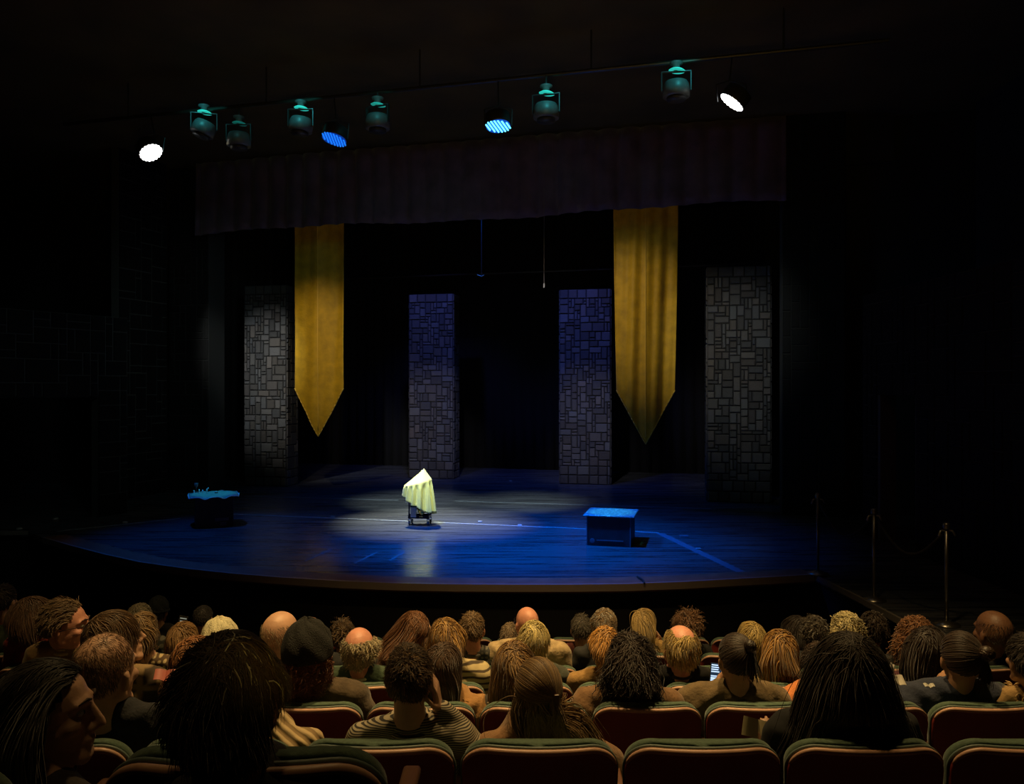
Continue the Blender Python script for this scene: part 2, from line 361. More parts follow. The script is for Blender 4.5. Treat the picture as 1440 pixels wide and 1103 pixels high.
# ------------------------------------------------------------------ lighting pipe and fixtures
def pipe_d(px): return 11.45/(1+.257*(px-720)/F)
bm = NB(); a, b = at(90,0,pipe_d(90)), at(1250,0,pipe_d(1250)); a.z = b.z = 4.52; add_tube(bm, [a,b], .03, 10)
pipe = obj('lighting_pipe', bm, MATS['pipe_dark']); tag(pipe, 'long dark lighting pipe hanging in front of the stage, carrying the lamps', 'pipe')
for k in range(5):
    q = a.lerp(b, (k+.5)/5); bm = NB(); add_tube(bm, [(q.x,q.y,4.54),(q.x,q.y,5.12)], .012, 6); obj('hanger_rod', bm, MATS['pipe_dark'], pipe)
body_m = mat('lantern_paint', (.10,.11,.11), .45, noise=.2, scale=9)
dark_m = mat('lantern_dark', (.02,.02,.022), .5)
def spot(name, loc, tgt, col, power, ang, blend=.5, size=.08):
    l = D.lights.new(name, 'SPOT'); l.color = col; l.energy = power; l.spot_size = math.radians(ang); l.spot_blend = blend; l.shadow_soft_size = size
    o = D.objects.new(name, l); C.objects.link(o); o.location = loc
    o.rotation_euler = (Vector(tgt)-Vector(loc)).to_track_quat('-Z','Y').to_euler(); return o
def lantern(px, py, label, tilt=0, turn=0, glow=1.0):
    d = pipe_d(px)-.05; c = at(px, py, d); o = empty('stage_lantern', (c.x,c.y,c.z), -TH+turn)
    # drum-shaped body hanging under a yoke
    bm = NB(); Mx = Matrix.Rotation(tilt,4,'Y')
    add_lathe(bm, [(.12,-.115),(.185,-.11),(.185,.0),(.17,.06),(.15,.095),(.06,.10)], 28, Mx); obj('housing', bm, body_m, o, True)
    bm = NB()
    for s in (-1,1): add_box(bm, (s*.198,0,.10), (.012,.05,.26))
    add_box(bm, (0,0,.235), (.408,.05,.012)); obj('yoke', bm, mat('lantern_yoke', (.03,.033,.033), .4), o)
    bm = NB(); add_lathe(bm, [(.03,.24),(.05,.26),(.05,.33),(.09,.345),(.09,.365),(.03,.375)], 16); obj('clamp', bm, body_m, o, True)
    bm = NB(); add_lathe(bm, [(.13,-.16),(.13,-.115)], 24, Mx); obj('lens_tube', bm, dark_m, o, True)
    bm = NB(); add_tube(bm, [(.0,0,.36),(.0,0,max(.38,4.50-c.z))], .014, 8); obj('hanging_bolt', bm, dark_m, o)
    # glowing dome paints the teal light reflected on top of the fixture
    bm = NB(); add_lathe(bm, [(.09,.246),(.115,.25),(.085,.270),(.03,.276)], 20, Matrix.Translation((-.02,0,-.0)) @ Matrix.Rotation(.12,4,'Y')); obj('top_highlight', bm, emit('teal_highlight_%d'%int(glow*100), (.03,.62,.52), .75*glow), o, True)
    l = D.lights.new('unseen_fill','SPOT'); l.color = (.08,.85,.9); l.energy = 9*glow; l.shadow_soft_size = .03; l.spot_size = 1.6; l.spot_blend = .6
    lo = D.objects.new('unseen_fill', l); C.objects.link(lo); lo.location = (c.x+.05, c.y-.62, c.z+.36)  # unseen teal spot added in front to brighten the lantern body
    lo.rotation_euler = (Vector(c)-Vector(lo.location)).to_track_quat('-Z','Y').to_euler()
    return tag(o, label, 'stage light', 'teal-lit lanterns on the lighting pipe')
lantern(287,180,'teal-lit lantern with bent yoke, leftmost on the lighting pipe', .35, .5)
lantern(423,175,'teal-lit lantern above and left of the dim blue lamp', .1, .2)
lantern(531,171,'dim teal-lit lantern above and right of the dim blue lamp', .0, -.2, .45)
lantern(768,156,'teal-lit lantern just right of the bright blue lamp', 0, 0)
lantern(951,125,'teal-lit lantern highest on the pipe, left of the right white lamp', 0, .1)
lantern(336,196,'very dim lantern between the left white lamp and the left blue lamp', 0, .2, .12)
def par(px, py, w, h, rot, col, s, label, bars=0, base=None):
    """round lamp whose face is seen obliquely: w,h = major and minor axis in photograph pixels"""
    d = pipe_d(px)-.25; c = at(px, py, d); o = empty('par_lamp', c)
    R = w/2/F*d; tl = math.acos(min(1, h/w))
    v = -c.normalized(); major = Vector((math.cos(rot),0,math.sin(rot))); major = (major-v*major.dot(v)).normalized()
    dn = v.cross(major).normalized(); dn = dn if dn.z < 0 else -dn
    nz = (v*math.cos(tl)+dn*math.sin(tl)).normalized(); yy = nz.cross(major)
    Mx = Matrix((major, yy, nz)).transposed().to_4x4()                      # lens normal, tipped down toward the stage front
    bm = NB(); add_lathe(bm, [(R*.6,-.20),(R*1.0,-.17),(R*1.06,-.02),(R*1.06,.005),(R*1.01,.005)], 32, Mx); obj('housing', bm, dark_m, o, True)
    if bars:
        bm = NB(); add_lathe(bm, [(R,.004),(R,.008)], 32, Mx); obj('lens_plate', bm, emit('plate_'+label[:6], base, 1.0), o)
        bm = NB()
        for k in range(bars):
            x = (k-(bars-1)/2)*(2*R/bars)*.98; L = math.sqrt(max(.0, (R*.96)**2-x*x))
            st = len(bm.verts); sg = 1 if (Mx @ Vector((1,0,0))).x*1 > 0 else -1
            bm.verts.ensure_lookup_table(); add_tube(bm, [(x-L*.30,L*.92,.010),(x+L*.30,-L*.92,.010)] if (Mx.to_3x3() @ Vector((0,1,0))).z > 0 else [(x+L*.30,L*.92,.010),(x-L*.30,-L*.92,.010)], R*.075, 6)
            bm.verts.ensure_lookup_table(); bmesh.ops.transform(bm, matrix=Mx, verts=bm.verts[st:])
        obj('led_row', bm, emit('led_'+label[:6], col, s), o)
    else:
        bm = NB()
        for k in range(18):
            a = k/18*2*math.pi; add_lathe(bm, [(R*.13,.006),(R*.11,.016)], 10, Mx @ Matrix.Translation((R*.88*math.cos(a),R*.88*math.sin(a),0)))
        add_lathe(bm, [(R*.93,.006),(R*.90,.014),(R*.2,.020)], 32, Mx); obj('lens', bm, emit('white_lamp', col, s), o)
    bm = NB(); k = Vector((0,0,4.52-c.z))
    pts = [Vector((R*1.1,0,0)),Vector((R*1.15,.05,.25)),Vector((0,.12,.33)),Vector((-R*1.15,.05,.25)),Vector((-R*1.1,0,0))]
    add_tube(bm, pts, .009, 6); pe = at(px,py,pipe_d(px))-c; add_tube(bm, [(0,.12,.33),(pe.x,pe.y,k.z)], .011, 6); obj('yoke', bm, dark_m, o)
    return tag(o, label, 'stage light', 'bright lamps on the lighting pipe')
par(212,214.5,31,21,math.radians(24),(1,1,.98),7,'blazing white lamp, leftmost and lowest on the lighting pipe')
par(1029.5,143.5,37,11,math.radians(-37),(1,1,.97),7,'blazing white lamp seen nearly edge-on, rightmost on the pipe')
par(470,195.5,34,16,math.radians(-17),(.01,.20,.9),1.0,'dim blue lamp with rows of leds, left of centre',8,(.002,.03,.25))
par(700.5,177,34,18,math.radians(6),(.10,.62,1),3.2,'bright cyan-blue lamp with rows of leds, at centre',7,(.004,.06,.4))

# ------------------------------------------------------------------ draped cart
cp = onstage(592,738); cart = empty('service_cart', (cp.x,cp.y,ZS), -.1)
blackm = mat('cart_black', (.015,.015,.017), .35, metal=.5); steel = mat('cart_steel', (.55,.56,.55), .3, metal=.7)
for x in (-.19,.15):
    for y in (-.09,.09): bm = NB(); add_tube(bm, [(x,y,.12),(x,y,.66)], .013, 8); obj('post', bm, blackm, cart)
for z, nm in ((.13,'lower_tray'),(.42,'middle_shelf'),(.64,'top_tray')):
    bm = NB(); add_box(bm, (-.02,0,z), (.36,.20,.02)); 
    for s in (-1,1):
        add_box(bm, (-.02+s*.18,0,z+.02), (.012,.21,.05)); add_box(bm, (-.02,s*.10,z+.02), (.36,.012,.05))
    obj(nm, bm, blackm if z<.2 else steel, cart)
for x in (-.18,.15):
    for y in (-.10,.10):
        bm = NB(); add_tube(bm, [(x-.012,y,.04),(x+.012,y,.04)], .038, 16); w = obj('caster', bm, mat('rubber', (.03,.03,.03), .5), cart, True)
        bm = NB(); add_box(bm, (x-.018,y,.07), (.004,.03,.07)); add_box(bm, (x+.018,y,.07), (.004,.03,.07)); add_box(bm, (x,y,.11), (.045,.045,.012)); obj('fork', bm, steel, w)
bm = NB(); add_tube(bm, [(-.20,-.09,.40),(-.25,-.09,.40),(-.25,-.09,.56),(-.20,-.09,.56)], .010, 8); obj('push_handle', bm, steel, cart)
bm = NB(); add_box(bm, (.02,.02,.79), (.04,.04,.30)); add_lathe(bm, [(.02,.93),(.03,.945),(.012,.95)], 10, Matrix.Translation((.02,.02,0))); obj('centre_post', bm, steel, cart)
tag(cart, 'small wheeled cart with black casters under the yellow-green cloth at centre stage', 'cart')
gold = mat('gold_metal', (.75,.5,.12), .25, metal=1)
o = empty('gold_urn', (cp.x+.02,cp.y-.06,ZS+.145)); bm = NB(); add_lathe(bm, [(.05,0),(.06,.01),(.03,.04),(.07,.09),(.075,.14),(.05,.18),(.06,.20)], 20); obj('bowl', bm, gold, o, True)
bm = NB()
for s in (-1,1): add_tube(bm, [(s*.07,0,.15),(s*.11,0,.13),(s*.10,0,.07),(s*.06,0,.08)], .008, 6)
obj('handle', bm, gold, o, True); tag(o, 'small gold two-handled urn on the cart below the cloth', 'urn')
o = empty('silver_box', (cp.x-.12,cp.y-.05,ZS+.145)); bm = NB(); add_box(bm, (0,0,.09), (.10,.14,.18)); bevel(bm,.008); obj('body', bm, mat('silver_paint', (.55,.55,.52), .4, metal=.5), o)
bm = NB(); add_box(bm, (0,0,.19), (.108,.148,.02)); add_lathe(bm, [(.012,.2),(.016,.215),(.006,.225)], 10); obj('lid', bm, blackm, o); tag(o, 'narrow silver box standing at the left of the cart tray', 'box')
# cloth: peaked over the post, short at left, long at right
def cloth_fn(s, t):
    a = s*2*math.pi; cx, cy = math.cos(a), math.sin(a)
    e = .5+.5*cx                                   # 0 left .. 1 right
    rs = .30*(1-e)+.19*e; zs = .68*(1-e)+.80*e
    if cy > 0: rs *= .9
    front = max(0,-cy)
    hem = .50*(1-e)**1.2 + .20*(1-(1-e)**1.2) - .03*front*math.sin(a*3)
    pk = Vector((.055,0,.985))
    if t < .42:
        k = t/.42; r = rs*k; z = pk.z+(zs-pk.z)*k**.92; w = k
        p = Vector((pk.x*(1-k)+cx*r, cy*r*.85, z))
    else:
        k = (t-.42)/.58; r = rs*(1+.06*k+.20*k*e); z = zs+(hem-zs)*k
        fold = (.020+.020*k)*math.sin(a*13+1.6*math.sin(a*3)+k*.8) + .016*k*math.sin(a*27+1+2*k)
        r += fold*min(1,k*5); p = Vector((cx*r+.012*k, cy*r*.85, z-.02*math.sin(a*5)*k))
    return p
bm = NB(); nu, nv = 150, 40; rows = []
for j in range(nv+1): rows.append([bm.verts.new(cloth_fn(i/nu, max(.004,j/nv))) for i in range(nu)])
for j in range(nv):
    for i in range(nu): bm.faces.new((rows[j][i], rows[j+1][i], rows[j+1][(i+1)%nu], rows[j][(i+1)%nu]))
bm.faces.new(rows[0]); bm.normal_update()
bmesh.ops.solidify(bm, geom=list(bm.faces), thickness=.004)
o = obj('draped_cloth', bm, mat('lime_cloth', (.84,.80,.20), .75, bump=.3, bscale=40, sheen=.2), smooth=True); o.location = (cp.x,cp.y,ZS); o.rotation_euler = (0,0,-.1)
tag(o, 'pale yellow-green cloth peaked over the wheeled cart at centre stage', 'cloth')

# ------------------------------------------------------------------ black prop boxes with teal tops
box_m = mat('box_black', (.022,.022,.026), .5, noise=.3, scale=8)
def trim(o, edges, m):
    for a, b in edges: bm = NB(); add_tube(bm, [a,b], .008, 6); obj('edge_trim', bm, m, o)
edge_m = mat('box_edge', (.16,.16,.2), .4, metal=.3)
# right: square box, cloth-covered board on top
c = onstage(859,769); c = c+Vector((.055,0,0)); o = empty('prop_box', (c.x,c.y+.36,ZS), -.25); W, Dp, Hh = .655, .70, .44
bm = NB(); add_box(bm, (0,0,Hh/2), (W,Dp,Hh)); bevel(bm,.006,1); obj('body', bm, box_m, o)
trim(o, [((-W/2,-Dp/2,0),(-W/2,-Dp/2,Hh)),((W/2,-Dp/2,0),(W/2,-Dp/2,Hh))], edge_m)
bm = NB(); add_lathe(bm, [(.036,0),(.036,.012),(.02,.014)], 18, Matrix.Translation((-W/2+.08,-Dp/2,.075)) @ Matrix.Rotation(math.pi/2,4,'X')); obj('latch', bm, edge_m, o)
bm = NB(); add_box(bm, (.02,-Dp/2-.006,.085), (.40,.012,.014)); obj('kick_strip', bm, edge_m, o)
tag(o, 'square black prop box with teal speckled top, right of centre stage', 'box')
glit = D.materials.new('teal_board'); t, b = nt(glit)
tc = t.nodes.new('ShaderNodeTexCoord'); vn = t.nodes.new('ShaderNodeTexVoronoi'); vn.inputs['Scale'].default_value = 22
t.links.new(tc.outputs['Object'], vn.inputs['Vector']); rp = t.nodes.new('ShaderNodeValToRGB')
rp.color_ramp.elements[0].color = (.5,.55,.55,1); rp.color_ramp.elements[0].position = .12; rp.color_ramp.elements[1].color = (.10,.15,.17,1); rp.color_ramp.elements[1].position = .45
t.links.new(vn.outputs['Distance'], rp.inputs['Fac']); t.links.new(rp.outputs['Color'], b.inputs['Base Color']); b.inputs['Roughness'].default_value = .4
bm = NB(); vs = add_box(bm, (0,0,.012), (W+.12,Dp+.06,.024)); bevel(bm,.006,1)
q = obj('box_lid', bm, glit); q.location = (c.x,c.y+.36,ZS+Hh+.001); q.rotation_euler = (0,0,-.25); tag(q, 'speckled teal board lying on the right black prop box', 'board')
cR = c.copy()
# left: turned box under a frilled cloth
c2 = onstage(287,744); o = empty('prop_box', (c2.x,c2.y+.42,ZS), .42); W, Hh = .60, .535
bm = NB(); add_box(bm, (0,0,Hh/2), (W,W,Hh)); bevel(bm,.006,1); obj('body', bm, box_m, o)
trim(o, [((-W/2,-W/2,0),(-W/2,-W/2,Hh)),((W/2,-W/2,0),(W/2,-W/2,Hh))], mat('edge_dim', (.06,.06,.07), .5))
bm = NB(); add_box(bm, (.12,-W/2-.005,.13), (.22,.01,.05)); add_box(bm, (.14,-W/2-.005,.05), (.10,.01,.06)); obj('label_plate', bm, edge_m, o)
tag(o, 'black prop box set cornerwise under a frilled teal cloth at left of stage', 'box')
def lc(s, t):
    a = s*2*math.pi; r = .44/max(abs(math.cos(a)),abs(math.sin(a)))**.55
    fr = .02*math.sin(a*17)*max(0,t-.7)/.3
    return Vector((math.cos(a)*r*t*(.95), math.sin(a)*r*t*.9, .004-(.022+.016*math.sin(a*9))*max(0,(t-.85)/.15)**1.3+fr*.3))
bm = NB(); nu, nv = 110, 14; rows = [[bm.verts.new(lc(i/nu,max(.02,j/nv))) for i in range(nu)] for j in range(nv+1)]
for j in range(nv):
    for i in range(nu): bm.faces.new((rows[j][i], rows[j+1][i], rows[j+1][(i+1)%nu], rows[j][(i+1)%nu]))
bm.faces.new(rows[0]); bm.normal_update(); bmesh.ops.solidify(bm, geom=list(bm.faces), thickness=.004)
q = obj('table_cloth', bm, mat('teal_cloth', (.16,.24,.23), .55, noise=.3, scale=14), smooth=True); q.location = (c2.x,c2.y+.42,ZS+Hh+.004); q.rotation_euler = (0,0,.42)
bm = NB(); add_tube(bm, [lc(i/110,1)+Vector((0,0,-.004)) for i in range(111)], .010, 6, False); part(obj('frill', bm, mat('white_frill', (.8,.8,.8), .7), q), 'white frilled hem')
tag(q, 'teal cloth with a white frilled edge spread over the left prop box', 'cloth')
glassy = mat('pale_piece', (.75,.78,.8), .25)
tl = ['tall pale goblet at the back left of the left prop box','small pale cup left of the row on the left prop box','small pale figurine second from left on the left prop box','small pale bottle third in the row on the left prop box','pale hook-shaped ornament right of the row on the left prop box','low pale dish at the right of the left prop box']
for k, (px, hh, r) in enumerate([(276,.16,.035),(273,.05,.022),(280,.07,.02),(285,.06,.018),(291,.08,.022),(304,.03,.04)]):
    p = at(px, 0, c2.y+.45+(.12 if k==0 else 0)); bm = NB()
    if k == 0: prof = [(r,0),(r,.005),(.006,.012),(.006,hh*.5),(r*.9,hh*.65),(r,hh)]
    elif k == 5: prof = [(r*.5,0),(r*.6,.01),(r,hh)]
    else: prof = [(r,0),(r*.8,hh*.15),(r*.4,hh*.4),(r*.7,hh*.6),(r*.55,hh*.85),(r*.15,hh)]
    add_lathe(bm, prof, 14)
    if k == 4: add_tube(bm, [(0,0,hh*.9),(.02,0,hh*1.1),(.035,0,hh)], .007, 6)
    q = obj(['goblet','cup','figurine','bottle','ornament','dish'][k], bm, glassy if k else mat('dim_piece', (.12,.12,.14), .4), smooth=True); q.location = (p.x,p.y,ZS+Hh+.012)
    tag(q, tl[k], ['goblet','cup','figurine','bottle','ornament','dish'][k])

# ------------------------------------------------------------------ side walkway stanchions with rope
chrome = mat('stanchion_metal', (.30,.28,.25), .3, metal=.9)
posts = [(1150,10.0),(1229,8.82),(1331,7.9)]
lab = ['dark rope stanchion farthest away, at the corner of the stage','dark rope stanchion in the middle of the side walkway','nearest dark rope stanchion at right, before the brown wall']
for (px, d), l in zip(posts, lab):
    p = at(px,0,d); o = empty('rope_stanchion', (p.x,p.y,ZS+.016 if d>9.9 else ZS))
    bm = NB(); add_lathe(bm, [(.13,0),(.13,.012),(.05,.035),(.022,.05)], 24); obj('base', bm, chrome, o, True)
    bm = NB(); add_lathe(bm, [(.019,.03),(.019,1.0)], 14); obj('pole', bm, chrome, o, True)
    bm = NB(); add_lathe(bm, [(.03,.97),(.034,.985),(.034,1.02),(.02,1.035)], 16); obj('cap', bm, chrome, o, True)
    for s in (-1,1):
        bm = NB(); add_tube(bm, [(s*.03,0,.955),(s*.06,0,.95),(s*.085,-.01,.90)], .010, 8); obj('rope_clip', bm, mat('clip_pale', (.55,.5,.42), .3, metal=.8), o, True)
    tag(o, l, 'stanchion', 'rope stanchions on the side walkway')
rope_m = mat('rope_black', (.02,.015,.015), .9)
for k in range(2):
    a = at(posts[k][0],0,posts[k][1]); b = at(posts[k+1][0],0,posts[k+1][1]); a.z = b.z = ZS+.90
    bm = NB(); add_tube(bm, [a.lerp(b,.06+.88*i/16)-Vector((0,0,.28*math.sin(math.pi*i/16))) for i in range(17)], .016, 8)
    tag(obj('barrier_rope', bm, rope_m, smooth=True), ['dark rope sagging between the far and middle stanchions','dark rope sagging between the middle and nearest stanchions'][k], 'rope', 'barrier ropes')
p = at(1349,541,8.5); o = empty('wall_control', (5.885,p.y,p.z), math.radians(-88)); bm = NB(); add_box(bm, (0,-.02,0), (.12,.03,.12)); bevel(bm,.006); obj('housing', bm, mat('control_beige', (.40,.36,.28), .5), o)
bm = NB(); add_box(bm, (0,-.037,.01), (.08,.006,.05)); obj('screen', bm, mat('control_dark', (.15,.16,.14), .3), o); tag(o, 'small beige control box mounted on the right brown wall', 'control box')
for (px,py,l) in [(27,745,'small pale fitting on the left stage corner'),(78,731,'small pale fitting on the dark left side stage'),(176,736,'small pale marker beside the left tape line')]:
    p = onstage(px,py); bm = NB(); add_lathe(bm, [(.05,0),(.05,.02),(.03,.035)], 12); q = obj('floor_marker', bm, mat('marker_pale', (.25,.24,.22), .5), smooth=True); q.location = (p.x,p.y,ZS+.002); tag(q, l, 'marker')
for (px,py,l) in [(468,727.5,'small white marker on the tape line left of the cart'),(675,734.5,'small white marker on the floor right of the cart'),(731,739.5,'small white marker on the tape line right of the cart'),(962,755,'pale blue floor patch right of the black prop box'),(982,773,'small white marker on the diagonal tape'),(718,677,'tiny white marker far upstage')]:
    p = onstage(px,py); bm = NB()
    add_box(bm, (0,0,.006), (.13 if px==962 else .07,.12 if px==962 else .07,.012)); q = obj('floor_marker', bm, MATS['tape'] if px!=962 else MATS['tape_dull']); q.location = (p.x,p.y,ZS+.0055); tag(q, l, 'marker')

# ------------------------------------------------------------------ hall floor
ROWS = {0:(1.45,-1.535),1:(2.69,-2.05),2:(3.85,-2.39),3:(4.90,-2.69),4:(5.95,-2.96),5:(7.0,-3.22),6:(8.0,-3.40)}
SEATH = .85
bm = NB()
ys = [-5.0]+[ROWS[k][0]-.12 for k in (1,2,3,4,5,6)]+[13.3]
zz = [ROWS[k][1] for k in (0,1,2,3,4,5,6)]
for k in range(7):
    y0, y1 = ys[k], ys[k+1]
    if k == 0: add_box(bm, (3.8,(y0+y1)/2,zz[k]-.5), (9.4,y1-y0,1.0)); add_box(bm, (-5.3,(y0+1.5)/2,zz[k]-.5), (8.8,1.5-y0,1.0))
    elif k == 1: add_box(bm, (-.6,(y0+y1)/2,zz[k]-.5), (18.2,y1-y0,1.0)); add_box(bm, (-5.3,(y0+1.5)/2,zz[k]-.5), (8.8,y0-1.5,1.0))
    else: add_box(bm, (-.6,(y0+y1)/2,zz[k]-.5), (18.2,y1-y0,1.0))
struct(obj('floor', bm, mat('hall_carpet', (.035,.018,.016), .95, noise=.4, scale=30)), 'dark stepped hall floor')
# ------------------------------------------------------------------ seats
green = mat('seat_green', (.055,.10,.058), .8, noise=.25, scale=60, bump=.15, bscale=200, sheen=.3)
maroon = mat('seat_maroon', (.24,.036,.026), .45, noise=.15, scale=6)
bevel_highlight_m = mat('seat_bevel_highlight', (.52,.30,.20), .38, noise=.15, scale=12)
armm = mat('arm_wood', (.16,.07,.035), .35)
ironm = mat('seat_iron', (.02,.02,.02), .5, metal=.5)
def outline_pts(W, H0, H1, r, n=10):
    """half-open outline of the back, from bottom right over the top to bottom left"""
    pts = [(W/2*.94,H0)]
    for i in range(n+1):
        a = i/n*math.pi/2; pts.append((W/2-r+r*math.cos(a), H1-r*.9+r*.9*math.sin(a)))
    for i in range(1,8): pts.append(((W/2-r)*(1-2*i/8), H1))
    for i in range(n+1):
        a = math.pi/2+i/n*math.pi/2; pts.append((-W/2+r+r*math.cos(a), H1-r*.9+r*.9*math.sin(a)))
    pts.append((-W/2*.94,H0)); return pts
def backcurve(x, W): return -.045*(1-(2*x/W)**2)      # back bulges toward the row behind
def slabmesh(name, W, H0, H1, r, y0, y1, m, parent, dome=0, lean=.10):
    pts = outline_pts(W,H0,H1,r); bm = NB(); layers = []
    prof = [(y0,.94),(y0-.0,1.0),(y1,1.0),(y1,.95)] if not dome else [(y0,.93),(y0+.25*(y1-y0),1.0),(y0+.7*(y1-y0),1.0),(y1,.93)]
    ctr = Vector((0,(H0+H1)/2))
    for yy, s in prof:
        ring = []
        for x, z in pts:
            X = x*(1-(1-s)*.25); Z = z-(1-s)*.25*(H1-H0)*(1 if z > ctr.y else -1)
            ring.append(bm.verts.new((X, yy+backcurve(X,W)-(Z-H0)*lean, Z)))
        layers.append(ring)
    for a, b in zip(layers, layers[1:]):
        for k in range(len(pts)): bm.faces.new((a[k], a[(k+1)%len(pts)], b[(k+1)%len(pts)], b[k]))
    for ring, inv in ((layers[0],False),(layers[-1],True)):     # fill with strips left-right so that the curve reads
        n = len(ring)
        for k in range(n//2-1):
            q = [ring[k], ring[k+1], ring[n-2-k], ring[n-1-k]]
            try: bm.faces.new(q if inv else q[::-1])
            except ValueError: pass
        if n % 2: pass
    bmesh.ops.recalc_face_normals(bm, faces=bm.faces)
    return obj(name, bm, m, parent, True)
def make_seat():
    W = .525; o = empty('auditorium_seat')
    slabmesh('back_shell', W, .34, .838, .095, 0, .022, maroon, o)
    slabmesh('back_cushion', W*.985, .42, .856, .10, .022, .066, green, o, dome=1)
    # tan strip paints light caught on the shell's top bevel, thinning down corners
    pts = outline_pts(W,.34,.838,.095); bm = NB(); P = pts[3:-3]; n = len(P)
    V = [Vector((x, backcurve(x,W)-(z-.34)*.10+.004, z)) for x, z in P]
    add_tube(bm, V, [.0035+.0075*math.sin(math.pi*i/(n-1))**.45 for i in range(n)], 8); obj('bevel_highlight', bm, bevel_highlight_m, o, True)
    pts2 = outline_pts(W*1.004,.34,.846,.098); bm = NB(); add_tube(bm, [Vector((x, backcurve(x,W)-(z-.34)*.10+.022, z)) for x, z in pts2], .006, 6); obj('piping', bm, mat('seat_piping', (.11,.15,.13), .5), o, True)
    bm = NB(); add_box(bm, (0,.30,.40), (.47,.44,.10)); bevel(bm,.03,3); obj('seat_cushion', bm, green, o, True)
    bm = NB(); add_box(bm, (0,.29,.335), (.45,.42,.025)); obj('seat_pan', bm, maroon, o)
    for s in (-1,1):
        bm = NB(); add_box(bm, (s*.262,.20,.62), (.042,.34,.028)); bevel(bm,.008,2); obj('armrest', bm, armm, o, True)
        bm = NB(); add_box(bm, (s*.262,.16,.30), (.028,.10,.60)); add_box(bm, (s*.262,.16,.012), (.05,.24,.024)); obj('support_leg', bm, ironm, o)
    return o
SEATS = []
def floor_z(y):
    z = ROWS[0][1]
    for k in (1,2,3,4,5,6):
        if y > ROWS[k][0]-.12: z = ROWS[k][1]
    return z
lefts = {1:(420,225.3),2:(515,157.2),3:(439,122.8),4:(815,101.8),5:(722,86.4),6:(922,75.6)}
protos = make_seat(); first = [True]
def put_seat(x, y, z, rz, row):
    s = protos if first[0] else copy_tree(protos); first[0] = False
    s.location = (x,y,z); s.rotation_euler = (0,0,rz); SEATS.append((s,row,x)); return s
for r in (1,2,3,4,5,6):
    d, fz = ROWS[r]; l0, pitch = lefts[r]
    k0 = int((-60-l0)//pitch); k1 = int((1440-l0)//pitch)+1
    for k in range(k0, k1+1):
        cx = l0+(k+.5)*pitch
        if cx < -.25*pitch-20 or cx > 1440+.45*pitch: continue
        x = (cx-720)/F*d; y = d
        if r == 1 and cx < 430: pass
        if r >= 5 and x > 3.4: continue
        put_seat(x, y-.01, fz, 0, r)
put_seat(-.50, 1.50, ROWS[0][1], .0, 0)
put_seat(-1.22, 1.50, ROWS[0][1]-.03, .0, 0)
# ------------------------------------------------------------------ people
def sphere_template(nu=16, nv=6):
    vs, top = [], []
    rows = []
    th = [i/nv*math.pi/2 for i in range(nv+1)]
    idx = 0
    ring_ids = []
    for half in (1,-1):
        seq = th[::-1] if half == 1 else th
        for a in seq:
            # a: 0 equator .. pi/2 pole
            if abs(a-math.pi/2) < 1e-6:
                vs.append((0,0,half)); top.append(half==1); ring_ids.append([len(vs)-1])
            else:
                ids = []
                for k in range(nu):
                    t = 2*math.pi*k/nu; vs.append((math.cos(a)*math.cos(t), math.cos(a)*math.sin(t), half*math.sin(a))); top.append(half==1); ids.append(len(vs)-1)
                ring_ids.append(ids)
    fs = []
    for A, B in zip(ring_ids, ring_ids[1:]):
        if len(A) == 1: fs += [(A[0], B[k], B[(k+1)%nu]) for k in range(nu)]
        elif len(B) == 1: fs += [(A[k], B[0], A[(k+1)%nu]) for k in range(nu)]
        else: fs += [(A[k], B[k], B[(k+1)%nu], A[(k+1)%nu]) for k in range(nu)]
    return np.array(vs), np.array(top), fs
TV, TT, TF = sphere_template()
class Blob:
    def __init__(s): s.v = []; s.f = []; s.n = 0
    def _add(s, v): s.v.append(v); s.f += [tuple(i+s.n for i in f) for f in TF]; s.n += len(v)
    def cap(s, p0, p1, r0, r1=None, flat=1.0, fdir=None):
        r1 = r0 if r1 is None else r1; p0 = Vector(p0); p1 = Vector(p1); d = p1-p0
        q = d.to_track_quat('Z','Y').to_matrix() if d.length > 1e-6 else Matrix.Identity(3)
        R = np.array(q); v = TV*np.where(TT, r1, r0)[:,None]
        v = v*np.array([1,flat,1])
        v = v @ R.T + np.where(TT[:,None], np.array(p1), np.array(p0)); s._add(v)
    def ell(s, c, r, M=None):
        v = TV*np.array(r)
        if M is not None: v = v @ np.array(M.to_3x3()).T
        s._add(v+np.array(c))
    def xform(s, M, start=0):
        R = np.array(M.to_3x3()); t = np.array(M.translation)
        for i in range(start, len(s.v)): s.v[i] = s.v[i] @ R.T + t
    def mesh(s, name, voxel, smooth=3, fac=.5):
        me = D.meshes.new('tmp'); me.from_pydata(np.vstack(s.v).tolist(), [], s.f); me.update()
        o = D.objects.new('tmp', me); C.objects.link(o)
        m = o.modifiers.new('r','REMESH'); m.mode = 'VOXEL'; m.voxel_size = voxel; m.use_smooth_shade = True
        if smooth: k = o.modifiers.new('s','SMOOTH'); k.factor = fac; k.iterations = smooth
        dg = bpy.context.evaluated_depsgraph_get(); dg.update()
        r = D.meshes.new_from_object(o.evaluated_get(dg)); r.name = name
        D.objects.remove(o); D.meshes.remove(me)
        r.materials.clear(); r.polygons.foreach_set('use_smooth', [True]*len(r.polygons)); return r
HC = np.array([0,-.008,.022]); HR = np.array([.078,.098,.096])      # cranium in head space (face toward +Y)
